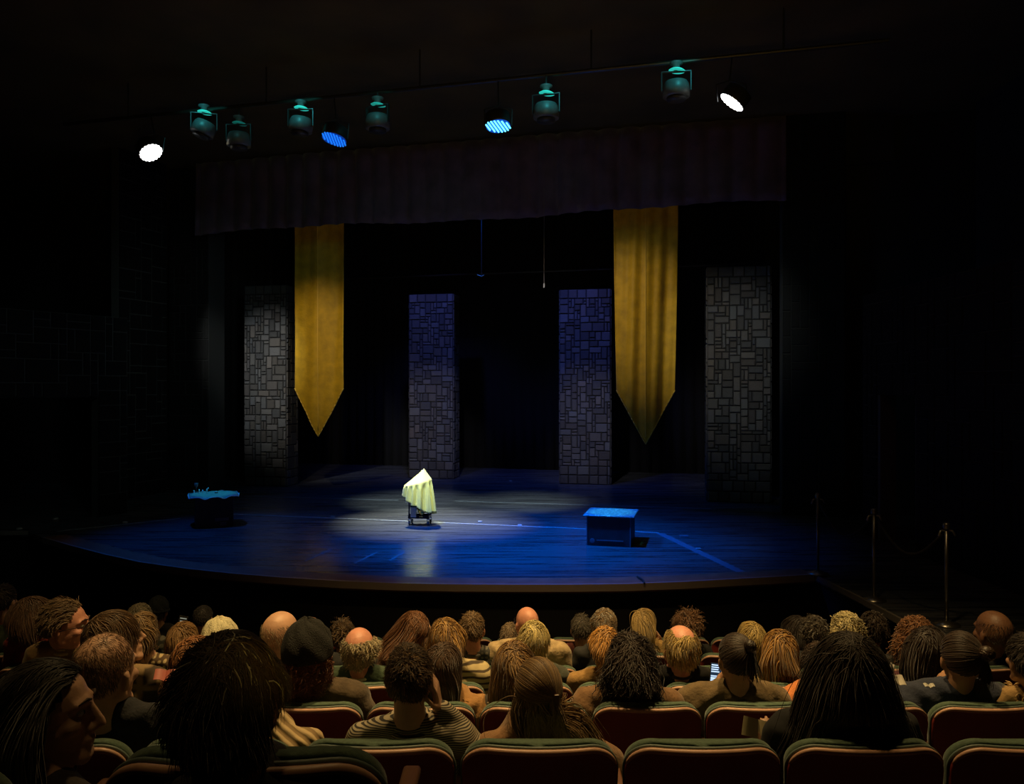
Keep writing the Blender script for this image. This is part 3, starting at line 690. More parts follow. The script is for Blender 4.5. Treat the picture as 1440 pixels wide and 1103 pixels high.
def head_blob(b, M, fem=False):
    st = len(b.v)
    b.ell(HC, HR)
    b.ell((0,.012,-.03), (.068,.080,.075)); b.ell((0,.030,-.062), (.054,.060,.056)); b.cap((-.014,.078,-.102),(.014,.078,-.102), .020)
    for s in (-1,1):
        b.cap((s*.050,-.005,-.055),(s*.022,.072,-.100), .022,.017)           # jaw line
        b.cap((s*.014,.086,.030),(s*.044,.074,.026), .012,.010)              # brow
        b.ell((s*.040,.062,-.022), (.024,.024,.020))                         # cheek
        b.ell((s*.079,-.006,-.016), (.010,.018,.031), Matrix.Rotation(s*.35,3,'Z')); b.ell((s*.082,-.012,-.004), (.009,.010,.016), Matrix.Rotation(s*.5,3,'Z'))
        b.ell((s*.011,.098,-.040), (.009,.010,.008))
    b.cap((0,.088,.020),(0,.116,-.030), .009,.011); b.cap((0,.104,-.037),(0,.120,-.034), .010,.009)   # nose
    b.cap((-.018,.091,-.064),(.018,.091,-.064), .0085); b.cap((-.015,.090,-.077),(.015,.090,-.077), .009)   # lips
    b.ell((0,.100,-.064), (.012,.005,.006))
    b.xform(M, st)
def hand_blob(b, wrist, direc, palmn, sgn, curl=.5, r=.0085):
    """palm + five bent fingers; direc = pointing direction, palmn = palm normal (side the fingers curl to)"""
    w = Vector(wrist); d = Vector(direc).normalized(); n = (Vector(palmn)-d*Vector(palmn).dot(d)).normalized(); s = d.cross(n).normalized()*sgn
    pc = w+d*.05
    for k in range(4):
        o_ = s*(.030-.020*k); b.cap(w+o_*.6+d*.012, w+o_+d*.088, .013,.0115)
        L = (.040,.046,.043,.034)[k]; p = w+o_+d*.092; dd = d.copy(); a = curl*(.9+.12*k)
        for j in range(3):
            dd = (dd*math.cos(a*.8)+n*math.sin(a*.8)).normalized(); L2 = L*(1,.65,.5)[j]; q = p+dd*L2
            b.cap(p, q, r*(1.08-.1*j), r*(1.0-.1*j)); p = q
            n = (n*math.cos(a*.8)-d*math.sin(a*.8)).normalized(); n = (n-dd*n.dot(dd)).normalized()
        n = (Vector(palmn)-d*Vector(palmn).dot(d)).normalized()
    t0 = w+s*.024+d*.022; t1 = t0+(s*.75+d*.7+n*.25).normalized()*.036; t2 = t1+(s*.35+d*.85+n*.35).normalized()*.028; t3 = t2+(d*.9+n*.4).normalized()*.022
    b.cap(t0,t1,.0135,.011); b.cap(t1,t2,.0105,.0095); b.cap(t2,t3,.009,.008)
def hair_mesh(name, M, S, style, col, rng, near, lean_=0):
    """combed strands grown from the scalp; M head matrix (person space), S shoulder height"""
    Mi = M.inverted(); R3 = np.array(M.to_3x3()); T = np.array(M.translation); Ri = np.array(Mi.to_3x3())
    toP = lambda p: p @ R3.T + T
    toH = lambda p: (p-T) @ Ri.T
    cfg = dict(L=.05, n=500, r=.0032, vol=.0, g=.25, stiff=1.0, curl=0, freq=9, noise=.06, K=6, region='full', tie=None, lift=0., crown=(0,-.5,.87), spread=0)
    cfg.update(style); c = cfg
    n = int(c['n']*near*(2.5 if near > 1.2 else 1.5)); rad = c['r']*(.58 if near > 1.5 else .66 if near > 1.2 else .8)*(1.0 if near >= 1 else 1.0/near**.4)
    N0 = n*4
    i = np.arange(N0)+.5; ph = np.arccos(1-2*i/N0); t = math.pi*(1+5**.5)*i
    d = np.stack([np.cos(t)*np.sin(ph), np.sin(t)*np.sin(ph), np.cos(ph)],1)
    d += rng.normal(0,.02,d.shape); d /= np.linalg.norm(d,axis=1)[:,None]
    x,y,z = d.T
    hl = .42+.55*np.clip(z,0,1)**1.5        # front hairline
    full = (y < hl) & ~((np.abs(x)>.80)&(z<-.12)&(y>-.25)) & (z > -.72+.35*np.clip(y+.9,0,1)) & ~((z<.10)&(y>.18))
    reg = c['region']
    if reg == 'full': m = full
    elif reg == 'fringe': m = full & (z < .46-.15*np.clip(y,0,1)) & ~((z>.05)&(y<-.5)&(z>.62))
    elif reg == 'thin': m = full & ((z < .62)|(rng.rand(N0) < .35))
    elif reg == 'back': m = full & ~((y>.42)&(z<.55))
    elif reg == 'low': m = full & (z < .22)
    elif reg == 'crownbald': m = full & ~((z>.62)&(y>-.7)&(np.abs(x)<.62))
    else: m = full
    d = d[m]; 
    if len(d) > n: d = d[rng.permutation(len(d))[:n]]
    n = len(d)
    lay = 1.015+rng.rand(n)*(.02+c['vol'])
    pos = HC+d*HR*lay[:,None]
    w = np.array(c['crown'])[None]+rng.normal(0,.28,(n,3)); w = w/np.linalg.norm(w,axis=1)[:,None]
    tg = d*(d*w).sum(1)[:,None]-w; tg /= np.linalg.norm(tg,axis=1)[:,None]+1e-6
    if c.get('part'):            # parted: comb sideways-down from the parting
        sx = np.sign(d[:,0]-c['part'])[:,None]; tg = np.concatenate([sx*.9, np.zeros((n,1)), -.5*np.ones((n,1))],1); tg -= d*(tg*d).sum(1)[:,None]; tg /= np.linalg.norm(tg,axis=1)[:,None]+1e-6
    if c.get('comb') is not None:
        cv = np.array(c['comb']); tg = cv-d*(d@cv)[:,None]; tg /= np.linalg.norm(tg,axis=1)[:,None]+1e-6
    P = toP(pos); V = tg @ R3.T; V /= np.linalg.norm(V,axis=1)[:,None]
    K = c['K']; Ls = c['L']*rng.uniform(.8,1.1,n)
    if reg == 'fringe' or reg == 'thin': pass
    hs = np.linalg.norm(R3[:,0])
    path = [P.copy()]
    grav = np.array([c.get('gx',0),c.get('gy',0),-1.0])
    tie = None
    if c['tie'] is not None:
        tie = toP(np.array(c['tie'][:3])[None])[0]; top_only = c.get('half'); tied = np.ones(n,bool) if not top_only else d[:,2] > top_only
        dist = np.linalg.norm(P-tie,axis=1)
    stepn = (Ls/K)[:,None]
    arrived = np.zeros(n,bool)
    offs = rng.normal(0,1,(n,3)); 
    fa = rng.uniform(0,6.28,6)
    for k in range(K):
        f = k/K
        hh_ = toH(P)*c.get('ff',22); fld = np.stack([np.sin(hh_[:,1]+2*np.sin(hh_[:,2]+fa[0])+fa[1]), np.sin(hh_[:,2]*1.1+fa[2]+1.5*np.sin(hh_[:,0])), np.sin(hh_[:,0]*1.2+fa[4]+np.sin(hh_[:,1]))],1)*c.get('flow',.18)
        V = V*c['stiff'] + grav*(c['g']*(.5+1.5*f)) + rng.normal(0,c['noise'],(n,3)) + fld
        if c['spread']: V[:,0] += np.sign(P[:,0]-T[0])*np.abs(P[:,0]-T[0])*c['spread']
        if tie is not None:
            to = tie-P; dd = np.linalg.norm(to,axis=1); arrived |= (dd < .026)
            act = tied & ~arrived
            V[act] = V[act]*.35 + 2.2*to[act]/dd[act][:,None]
            V[tied&arrived] = V[tied&arrived]*.4 + np.array([c.get('tx',0),c.get('ty',0),-1])*1.0 + offs[tied&arrived]*.12
        V /= np.linalg.norm(V,axis=1)[:,None]+1e-9
        P = P+V*stepn
        # keep outside the skull
        h = toH(P); q = (h-HC)/HR; mm = np.linalg.norm(q,axis=1); lim = lay+c['lift']*f; ins = mm < lim
        q[ins] *= (lim[ins]/mm[ins])[:,None]; P = np.where(ins[:,None], toP(HC+q*HR), P)
        # neck column and shoulders
        nx = P[:,0]; ny = P[:,1]-T[1]*.6; rr = np.hypot(nx-T[0]*.5, ny); low = (P[:,2] < T[2]-.10*hs)&(rr<.062)&(P[:,2]>S)
        sc = (.064/np.maximum(rr,1e-4)); P[low,0] = (nx[low]-T[0]*.5)*sc[low]+T[0]*.5; P[low,1] = ny[low]*sc[low]+T[1]*.6
        q = (P-np.array([0,T[1]*.45-.01,S-.17]))/np.array([.235+.0*n,.150,.235]); mm = np.linalg.norm(q,axis=1); ins = mm < 1
        q[ins] /= mm[ins][:,None]; P = np.where(ins[:,None], q*np.array([.235,.150,.235])+np.array([0,T[1]*.45-.01,S-.17]), P)
        bk = (P[:,2] < .90)&(P[:,1] < lean_-.11); P[bk,1] = lean_-.11
        if len(path) > 0: V = .6*V + .4*(P-path[-1])/(np.linalg.norm(P-path[-1],axis=1)[:,None]+1e-6)
        path.append(P.copy())
    A = np.stack(path,1)                                   # n, K+1, 3
    if c['curl']:
        phs = rng.rand(n)*6.28; kk = np.arange(K+1)
        wv = phs[:,None]+kk[None]*c['freq']*1.0/K*6.28/2
        amp = c['curl']*np.minimum(1,kk/2.)[None]
        e1 = rng.normal(0,1,(n,3)); e1 /= np.linalg.norm(e1,axis=1)[:,None]; e2 = np.cross(e1, np.array([.3,.4,-.8])); e2 /= np.linalg.norm(e2,axis=1)[:,None]
        A = A + amp[:,:,None]*(np.sin(wv)[:,:,None]*e1[:,None]+np.cos(wv)[:,:,None]*e2[:,None])
    # tubes (flat three-sided locks)
    kk = np.arange(K+1)/K; rp = rad*(1-.75*kk**3)*np.where(kk==0,.8,1); rr = rng.uniform(.7,1.35,n)
    dv = np.gradient(A,axis=1); dv /= np.linalg.norm(dv,axis=2)[:,:,None]+1e-9
    up = A-T; up /= np.linalg.norm(up,axis=2)[:,:,None]+1e-9
    sx = np.cross(dv,up); sx /= np.linalg.norm(sx,axis=2)[:,:,None]+1e-9; ux = np.cross(sx,dv)
    rads = rp[None,:,None]*rr[:,None,None]
    ring = np.stack([A+sx*rads*1.25, A+ux*rads*.8, A-sx*rads*1.25],2)     # n,K+1,3,3
    vs = ring.reshape(-1,3)
    base = (np.arange(n)*(K+1)*3)[:,None,None]; kq = (np.arange(K)*3)[None,:,None]; j = np.arange(3)[None,None,:]; j2 = (j+1)%3
    fq = np.stack([base+kq+j, base+kq+j2, base+kq+3+j2, base+kq+3+j],-1).reshape(-1,4)
    bright = rng.uniform(.55,1.35,n); cols = np.clip(np.array(col)[None]*bright[:,None],0,1)
    if c.get('grey'): g = rng.rand(n) < c['grey']; cols[g] = np.array([.42,.40,.36])*bright[g][:,None]
    if c.get('mix') is not None: g = rng.rand(n) < .4; cols[g] = np.array(c['mix'])*bright[g][:,None]
    vcol = np.repeat(cols,(K+1)*3,axis=0)
    # scalp cap underneath
    if reg in ('full','crownbald','back') or c.get('cap'):
        nu, nv = 40, 24; ids = {}; cv = []; cf = []
        def ok(a,b):
            zz = math.cos(b); x_ = math.sin(b)*math.cos(a); y_ = math.sin(b)*math.sin(a)
            if reg == 'crownbald' and zz>.60 and y_>-.7 and abs(x_)<.64: return False
            if reg == 'fringe' and zz > .42: return False
            hl_ = .40+.55*max(0,zz)**1.5
            return y_ < hl_ and not (abs(x_)>.80 and zz<-.12 and y_>-.25) and zz > -.70+.35*min(1,max(0,y_+.9)) and not (zz<.10 and y_>.18)
        for a_ in range(nu):
            for b_ in range(nv):
                am, bm_ = (a_+.5)/nu*2*math.pi, (b_+.5)/nv*math.pi
                if not ok(am,bm_): continue
                f = []
                for (da,db) in ((0,0),(0,1),(1,1),(1,0)):
                    key = ((a_+da)%nu, b_+db)
                    if key not in ids:
                        A_ = key[0]/nu*2*math.pi; B_ = key[1]/nv*math.pi; ids[key] = len(cv)
                        cv.append(HC+np.array([math.sin(B_)*math.cos(A_), math.sin(B_)*math.sin(A_), math.cos(B_)])*HR*(1.018+c['vol']*.55))
                    f.append(ids[key])
                if len(set(f)) == 4: cf.append(f)
        if cv:
            cvp = toP(np.array(cv)); off = len(vs); vs = np.vstack([vs,cvp]); fq = np.vstack([fq, np.array(cf)+off]); vcol = np.vstack([vcol, np.tile(np.array(col)*.6,(len(cvp),1))])
    me = D.meshes.new(name); me.vertices.add(len(vs)); me.vertices.foreach_set('co', vs.ravel().astype('f'))
    me.loops.add(len(fq)*4); me.loops.foreach_set('vertex_index', fq.ravel().astype('i'))
    me.polygons.add(len(fq)); me.polygons.foreach_set('loop_start', (np.arange(len(fq))*4).astype('i')); me.polygons.foreach_set('loop_total', np.full(len(fq),4,'i'))
    me.update(calc_edges=True); me.polygons.foreach_set('use_smooth', [True]*len(me.polygons))
    ca = me.color_attributes.new('Col','FLOAT_COLOR','POINT'); ca.data.foreach_set('color', np.hstack([vcol, np.ones((len(vcol),1))]).ravel().astype('f'))
    return me
HAIRM = attr_mat('hair', .52, .32, sheen=.15)
SK = {'fair':(.62,.36,.23),'pink':(.66,.30,.20),'tan':(.46,.25,.14),'brown':(.20,.095,.05)}
def skin_mat(k):
    m = mat('skin_'+k, SK[k], .5, noise=.12, scale=14, bump=.08, bscale=90); b = m.node_tree.nodes['Principled BSDF']; b.inputs['Subsurface Weight'].default_value = .0; return m
eye_m = mat('eye_white', (.7,.68,.62), .2); pant_m = mat('trousers', (.02,.022,.03), .85); shoe_m = mat('shoe', (.015,.012,.01), .5)
HAIRS = dict(
 short = dict(L=.045,n=750,r=.0028,g=.15,K=4,noise=.18,vol=.02),
 messy = dict(L=.075,n=850,r=.0032,g=.3,K=6,noise=.16,vol=.05,lift=.03),
 crop  = dict(L=.018,n=700,r=.0020,g=.05,K=3,noise=.15),
 tapered = dict(L=.05,n=900,r=.0026,g=.25,K=5,noise=.2,vol=.03,region='full'),
 fluffy = dict(L=.075,n=950,r=.0032,g=.3,K=6,noise=.12,vol=.13,lift=.10,curl=.004,freq=5),
 bob = dict(L=.21,n=950,r=.0032,g=.5,K=12,noise=.05,vol=.10,lift=.08),
 long = dict(L=.42,n=950,r=.0034,g=.6,K=18,noise=.05,vol=.08,lift=.06),
 wavy = dict(L=.36,n=900,r=.0036,g=.6,K=18,noise=.10,vol=.12,lift=.10,curl=.012,freq=8),
 curlylong = dict(L=.40,n=900,r=.0040,g=.6,K=20,noise=.16,vol=.14,lift=.14,curl=.018,freq=11),
 curly = dict(L=.09,n=850,r=.0036,g=.2,K=8,noise=.25,vol=.16,lift=.10,curl=.013,freq=8),
 bald = dict(L=.02,n=260,r=.0018,g=.3,K=3,noise=.1,region='fringe'),
 fringe = dict(L=.05,n=520,r=.0030,g=.5,K=5,noise=.12,vol=.05,region='fringe'),
 fringefluff = dict(L=.065,n=620,r=.0032,g=.25,K=6,noise=.22,vol=.10,lift=.10,region='fringe',curl=.006,freq=5,cap=True),
 thin = dict(L=.05,n=520,r=.0024,g=.2,K=5,noise=.10,region='thin'),
 ponytail = dict(L=.40,n=1000,r=.0032,g=.15,K=20,noise=.03,vol=.04,tie=(.03,-.125,.0)),
 bun = dict(L=.17,n=800,r=.0034,g=.1,K=10,noise=.04,vol=.03,tie=(0,-.115,.045)),
 helmet = dict(L=.13,n=900,r=.0032,g=.45,K=9,noise=.06,vol=.12,lift=.06),
)
PEOPLE = []
def person(px, top, d, label, short, hair=None, hcol=(.1,.05,.02), skin='fair', cloth=None, yaw=0, pitch=0, tilt=0, lean=0, hs=1.0, row=None, hopt=None, pose='lap', wide=1.0, collar=None, hat=None, extra=None, bodyx=0, byaw=0, thick=.012, handside=1, glasses=False):
    """yaw>0 turns the head to its left (counter-clockwise from above)"""
    rng = np.random.RandomState(int(px*7+top) % 9999)
    tp = at(px, top, d)
    if row is None: row = max(k for k in ROWS if d > ROWS[k][0]-.05)
    fz = ROWS[row][1]
    vol = (hopt or {}).get('vol', HAIRS.get(hair,{}).get('vol',0)) if hair else 0
    htop = tp.z-fz; headz = htop-.118*hs-.07*vol*hs
    H = headz+.118*hs
    S = H-.345
    near = 1.9 if d < 3.2 else (1.25 if d < 4.5 else (.85 if d < 6.5 else .6))
    vox = .0062 if d < 3.2 else (.008 if d < 4.5 else (.0095 if d < 6.5 else .0115))
    ty = -lean
    root = empty('person', (tp.x-bodyx, d-lean, fz)); root.rotation_euler = (0,0,byaw)
    def L(p): 
        z = p[2]; k = max(0,min(1,(z-.5)/(H-.5)))
        return (p[0]+bodyx*k, p[1]+lean*k+.05*(1-k)+.02, z)
    hp = L((0,.035,headz)); hp = Vector((bodyx, lean+.0, headz)) 
    Rz = Matrix.Rotation(-byaw,4,'Z')
    hp = Rz @ hp
    M = Matrix.Translation(hp) @ Matrix.Rotation(yaw-byaw,4,'Z') @ Matrix.Rotation(tilt,4,'Y') @ Matrix.Rotation(-pitch,4,'X') @ Matrix.Scale(hs,4)
    W = .175*wide
    b = Blob(); head_blob(b, M)
    nk0 = L((0,-.025,S+.02)); nk1 = M @ Vector((0,-.03,-.055)); b.cap(nk0, nk1, .060*min(1.15,wide), .054)
    def torso(bb, g, body=True):
        bb.ell(L((0,.0,.53)), (.165*wide+g,.125+g,.13+g)); bb.ell(L((0,.01,.68)), (.148*wide+g,.115+g,.18+g))
        bb.ell(L((0,0,S-.13)), (.168*wide+g,.115+g,.17+g)); bb.cap(L((-W,-.005,S-.015)), L((W,-.005,S-.015)), .055+g)
        for s in (-1,1): bb.cap(L((0,-.03,S+.055)), L((s*W*.75,-.015,S+.012)), .046+g*.7, .045+g)
    torso(b, 0)
    arms = {}
    ez = max(.60, S-.27)
    for s in (-1,1):
        sh = Vector(L((s*(W+.012),0,S-.03)))
        el = Vector(L((s*(W+.065),.04,ez))); wr = Vector((s*.13,.26,.625)); hd = Vector((-s*.25,1,-.12)); pn = Vector((0,0,-1))
        if pose == 'rest' : el = Vector(L((s*(W+.10),.05,ez+.02)))
        if pose == 'ear' and s == handside:      # elbow on the armrest, hand beside the ear
            el = Vector((s*.275,.10,.66)); wr = M @ Vector((s*.105,.03,-.135)); hd = (M.to_3x3() @ Vector((-s*.12,-.12,.9))); pn = Vector((-s,0,0))
        if pose == 'mouth' and s == handside:
            el = Vector((s*.25,.12,.66)); wr = M @ Vector((s*.055,.145,-.17)); hd = (M.to_3x3() @ Vector((-s*.35,-.25,.8))); pn = M.to_3x3() @ Vector((-s*.2,-1,0))
        if pose == 'chin' and s == handside:
            el = Vector((s*.27,.14,.66)); wr = M @ Vector((s*.09,.09,-.19)); hd = (M.to_3x3() @ Vector((-s*.3,-.2,.85))); pn = Vector((-s,-.3,0))
        if pose == 'raise' and s == handside:
            el = Vector((s*.30,.10,.62)); wr = Vector((s*.36,.14,.80)); hd = Vector((s*.12,.05,1)); pn = Vector((0,1,0))
        if pose == 'program' and s == handside:
            el = Vector((s*.30,.06,.58)); wr = Vector((s*.215,.22,.580)); hd = Vector((-s*.02,.12,1)); pn = Vector((0,1,0))
        arms[s] = (sh,el,wr,hd,pn)
        b.cap(sh,el,.046,.038); b.cap(el,wr,.037,.025)
        hand_blob(b, wr, hd, pn, -s if False else s, .45 if pose in('lap','rest') or s != handside else .35)
    for s in (-1,1):
        b.cap((s*.09,.0,.515),(s*.13,.40,.51),.078,.058); b.cap((s*.13,.42,.50),(s*.14,.44,.10),.055,.038); b.cap((s*.14,.42,.05),(s*.15,.60,.035),.036,.030)
    body = obj('body', b.mesh('body', vox, 3), skin_mat(skin), root)
    # clothes
    cb = Blob(); torso(cb, thick)
    for s in (-1,1):
        sh,el,wr,hd,pn = arms[s]; w2 = el.lerp(wr,.93); cb.cap(sh,el,.050+thick,.042+thick); cb.cap(el,w2,.041+thick*.9,.031+thick*.7)
    me = cb.mesh('top', max(vox,.009), 2)
    # soft creases in the cloth
    nv = len(me.vertices); co = np.empty(nv*3,'f'); me.vertices.foreach_get('co',co); co = co.reshape(-1,3); no = np.empty(nv*3,'f'); me.vertices.foreach_get('normal',no); no = no.reshape(-1,3)
    a_, b_, c_ = rng.uniform(0,6,3)
    amp = .0035*(np.sin(co[:,2]*55+6*np.sin(co[:,0]*9+a_)+co[:,1]*20)+.6*np.sin(co[:,0]*48+co[:,2]*31+b_))
    me.vertices.foreach_set('co',(co+no*amp[:,None]).ravel()); me.update()
    obj('top', me, cloth or mat('cloth_dark', (.02,.02,.02), .9), root)
    tb = Blob(); tb.ell(L((0,.0,.525)), (.172*wide+.006,.130,.115))
    for s in (-1,1): tb.cap((s*.09,.0,.515),(s*.13,.40,.51),.086,.068); tb.cap((s*.13,.42,.50),(s*.14,.44,.12),.066,.055)
    obj('trousers', tb.mesh('trousers', .014, 2), pant_m, root)
    for s in (-1,1):
        sb = Blob(); sb.cap((s*.14,.40,.047),(s*.152,.62,.040),.046,.038,); obj('shoe', sb.mesh('shoe', .012, 2), shoe_m, root)
    if collar:
        bm = NB(); c0 = Vector(L((0,-.022,S+.055))); pts = [c0+Vector((.074*math.cos(a),.070*math.sin(a),.010*math.sin(a)-.006)) for a in [i/24*2*math.pi for i in range(25)]]
        add_tube(bm, [p+Vector((0,0,-.012)) for p in pts], .013, 8, False); add_tube(bm, [p*1+Vector((0,0,.012))-(p-c0)*.06 for p in pts], .009, 8, False)
        part(obj('collar', bm, collar[0], root, True), collar[1])
    if abs(yaw) > .6 or glasses:
        for s in (-1,1):
            bm = NB(); add_lathe(bm, [(.0005,-.010),(.007,-.008),(.0105,0),(.007,.008),(.0005,.010)], 14); e = obj('eye', bm, eye_m, root, True); e.matrix_local = M @ Matrix.Translation((s*.030,.077,.008))
            bm = NB(); add_lathe(bm, [(.0005,-.001),(.0052,0),(.0005,.0015)], 12, Matrix.Rotation(-math.pi/2,4,'X')); obj('pupil', bm, shoe_m, e, True).location = (0,.0105,0)
            bm = NB(); add_tube(bm, [(s*.012,.097,.030),(s*.030,.094,.037),(s*.050,.080,.030)], [.003,.0035,.001], 6); obj('eyebrow', bm, mat('brow', (.06,.035,.02), .8), root, True).matrix_local = M
    if glasses:
        bm = NB()
        for s in (-1,1):
            add_tube(bm, [(s*.034+.022*math.cos(a),.107,.006+.017*math.sin(a)) for a in [i/16*2*math.pi for i in range(17)]], .0018, 6, False)
            add_tube(bm, [(s*.056,.106,.010),(s*.083,.03,.008),(s*.084,-.02,-.004)], .0018, 6)
        add_tube(bm, [(-.012,.108,.008),(0,.110,.011),(.012,.108,.008)], .0018, 6); obj('glasses', bm, mat('glasses_frame', (.05,.04,.035), .3, metal=.5), root).matrix_local = M
    if hair:
        st = dict(HAIRS[hair]); st.update(hopt or {})
        hb = hair_mesh('hair', M, S, st, hcol, rng, near, lean); obj('hair', hb, HAIRM, root)
        if hair == 'bun':
            bb = Blob(); q = 34; cen = np.array(st['tie']); me2 = None
            bm = NB(); Rb = st.get('bunr',.036)
            for k in range(26):
                a0 = rng.uniform(0,6.28); ax = Vector(rng.normal(0,1,3)).normalized(); R_ = Matrix.Rotation(a0,3,ax)
                add_tube(bm, [M @ (Vector(cen)+Vector((0,-.018,.01))+R_ @ Vector((Rb*math.cos(t),Rb*math.sin(t),rng.uniform(-.004,.004)))) for t in [j/12*4.6 for j in range(13)]], .0075, 5)
            obj('hair_bun', bm, mat('bun_%d'%int(px), tuple(x*1.0 for x in hcol), .45), root, True)
    if hat: hat(root, M, rng)
    if extra: extra(root, M, S, L, arms)
    tag(root, label, 'person', 'audience members in the seats')
    PEOPLE.append((root, short, row, tp.x)); return root
def beanie(col, label, rib=0, slouch=0, brim=True, w=1.16):
    m = mat('knit_'+label[:8], col, .95, noise=.2, scale=90, bump=.6, bscale=160)
    def f(root, M, rng):
        def fn(s, t):
            a = s*2*math.pi; b = t*1.75
            rr = 1+.018*math.sin(a*rib)*min(1,t*3) if rib else 1
            rr *= 1+.03*math.sin(a*3+t*9)*(1-t)+.02*math.sin(a*7-t*13)
            x, y, z = math.sin(b)*math.cos(a), math.sin(b)*math.sin(a), math.cos(b)
            z = z*(1.08 if z > 0 else 1); r = w*rr
            return M @ (Vector(HC)+Vector((x*HR[0]*r, y*HR[1]*r-slouch*(1-t)*.03, z*HR[2]*r+.006)))
        obj('knitted_hat', grid_mesh('hat', fn, 72, 24, .004), m, root, True)
        if brim:
            bm = NB(); add_tube(bm, [M @ (Vector(HC)+Vector((math.cos(a)*HR[0]*(w+.01), math.sin(a)*HR[1]*(w+.01), -.012-.01*math.sin(a)))) for a in [i/48*2*math.pi for i in range(49)]], .012, 8, False); obj('hat_band', bm, m, root, True)
    return f
pi = math.pi
blk = mat('cloth_black', (.010,.010,.011), .95); dk = mat('cloth_dark', (.02,.02,.02), .9, noise=.3, scale=30)
def cl(n, c, **k): return mat('cloth_'+n, c, .9, noise=.2, scale=25, bump=.25, bscale=60, sheen=.2, **k)
tan = cl('tan', (.26,.13,.05)); 
white_p = mat('paper', (.75,.70,.58), .7)
# ---- row 0, right in front of the camera
person(322, 892, 1.40, 'man with tousled dark brown hair, biggest head in front, seen from behind', 'big tousled-haired man', 'messy', (.045,.024,.010), 'tan', cl('jacket', (.014,.012,.012)), row=0, hs=1.0, hopt=dict(L=.075,n=1900,r=.0019,vol=.06,lift=.04,g=.45,noise=.20,K=8,grey=.06,flow=.14), wide=1.12, thick=.018)
person(66, 930, 1.92, 'woman in sharp profile at lower left, face turned right, dark hair', 'dark-haired woman in profile', 'long', (.011,.0065,.004), 'fair', cl('profile_top', (.03,.02,.016)), yaw=-1.32, tilt=0, row=1, lean=.10, hopt=dict(vol=.08,lift=.05,n=1300,region='back',comb=(0,-1,-.35),L=.45), hs=1.05, byaw=-.55)
# ---- row 1
person(147, 891, 2.84, 'balding man with thin hair and dark jacket, large head at left', 'balding man in dark jacket', 'crop', (.15,.085,.035), 'fair', cl('navyblack', (.016,.017,.022)), row=1, hs=1.22, hopt=dict(n=420,L=.022,r=.0013,region='thin',noise=.02,flow=.08,g=.3,K=4), wide=1.2, yaw=-.2, thick=.02)
person(330, 925, 2.86, 'person in cream ribbed sweater, head hidden behind the big tousled-haired man', 'ribbed-sweater person', 'short', (.06,.035,.02), 'fair', pattern('rib_sweater','rib',(.30,.20,.09),(.62,.46,.24),10,thr=.45), row=1, wide=1.35, thick=.03, hs=.95)
def trh(root,M,S,L,arms): pass
person(576, 908, 2.84, 'man in striped shirt with short dark hair, right hand raised to his ear', 'man in striped shirt', 'short', (.050,.026,.012), 'fair', pattern('stripe_shirt','stripe',(.42,.36,.25),(.035,.03,.025),42,thr=.55), row=1, hs=.98, pose='ear', hopt=dict(n=1500,L=.036,vol=.03,r=.0022,noise=.14,mix=(.16,.09,.035)), collar=(pattern('stripe_collar','stripe',(.42,.36,.25),(.035,.03,.025),42,thr=.55),'striped shirt collar'), pitch=-.12, lean=.0)
def clip30(root,M,S,L,arms):
    bm = NB(); add_box(bm, (0,0,0), (.02,.012,.03)); bevel(bm,.004,2); o = obj('hair_clip', bm, mat('clip_brown', (.12,.06,.03), .3), root); o.matrix_local = M @ Matrix.Translation((.050,-.108,.020))
person(757, 927, 2.86, 'woman with long dark-blonde hair gathered in a clip, centre of the nearest full row', 'clipped dark-blonde woman', 'ponytail', (.26,.155,.055), 'fair', tan, row=1, hs=1.02, hopt=dict(tie=(.052,-.105,.018),half=-.05,L=.33,n=1400,vol=.06,lift=.02,r=.0026,mix=(.13,.07,.025),noise=.05), pose='rest', wide=1.0, extra=clip30, thick=.022, yaw=.1)
def program45(root,M,S,L,arms): pass
w45 = person(1193, 891, 2.80, 'woman with very long dark hair spread wide like a triangle, right of centre', 'woman with wide long dark hair', 'long', (.018,.009,.004), 'tan', blk, row=1, hs=1.0, hopt=dict(L=.46,n=1900,vol=.10,lift=.06,g=.50,noise=.04,r=.0030,spread=1.3,flow=.08), pose='program', handside=-1, wide=1.15, thick=.02)
# ---- row 2
person(92, 845, 4.98, 'man with glasses and swept-back hair in profile facing right, at left', 'man with glasses in profile', 'tapered', (.16,.10,.05), 'pink', cl('camel', (.36,.22,.09)), yaw=-1.35, row=3, hs=1.36, glasses=True, hopt=dict(comb=(0,-1,.1),n=1000,L=.07,g=.1,vol=.05), collar=(cl('collar_cream', (.62,.48,.26)),'turned-up cream coat collar'), wide=1.1, thick=.03)
person(160, 860, 3.97, 'brown-haired person in plaid shirt, head bowed to the right behind the balding man', 'plaid-shirted person', 'bob', (.12,.065,.025), 'fair', pattern('plaid_shirt','plaid',(.06,.04,.022),(.30,.20,.09),3.0,thr=.8), row=2, yaw=-.9, hs=1.18, hopt=dict(L=.15,vol=.10), pitch=-.2, wide=1.2)
person(275, 897, 3.97, 'ginger-haired person half hidden behind the big tousled-haired man', 'ginger-haired person', 'bob', (.30,.12,.035), 'fair', dk, row=2, hs=1.12, yaw=-.5, hopt=dict(L=.15))
fur = D.materials.new
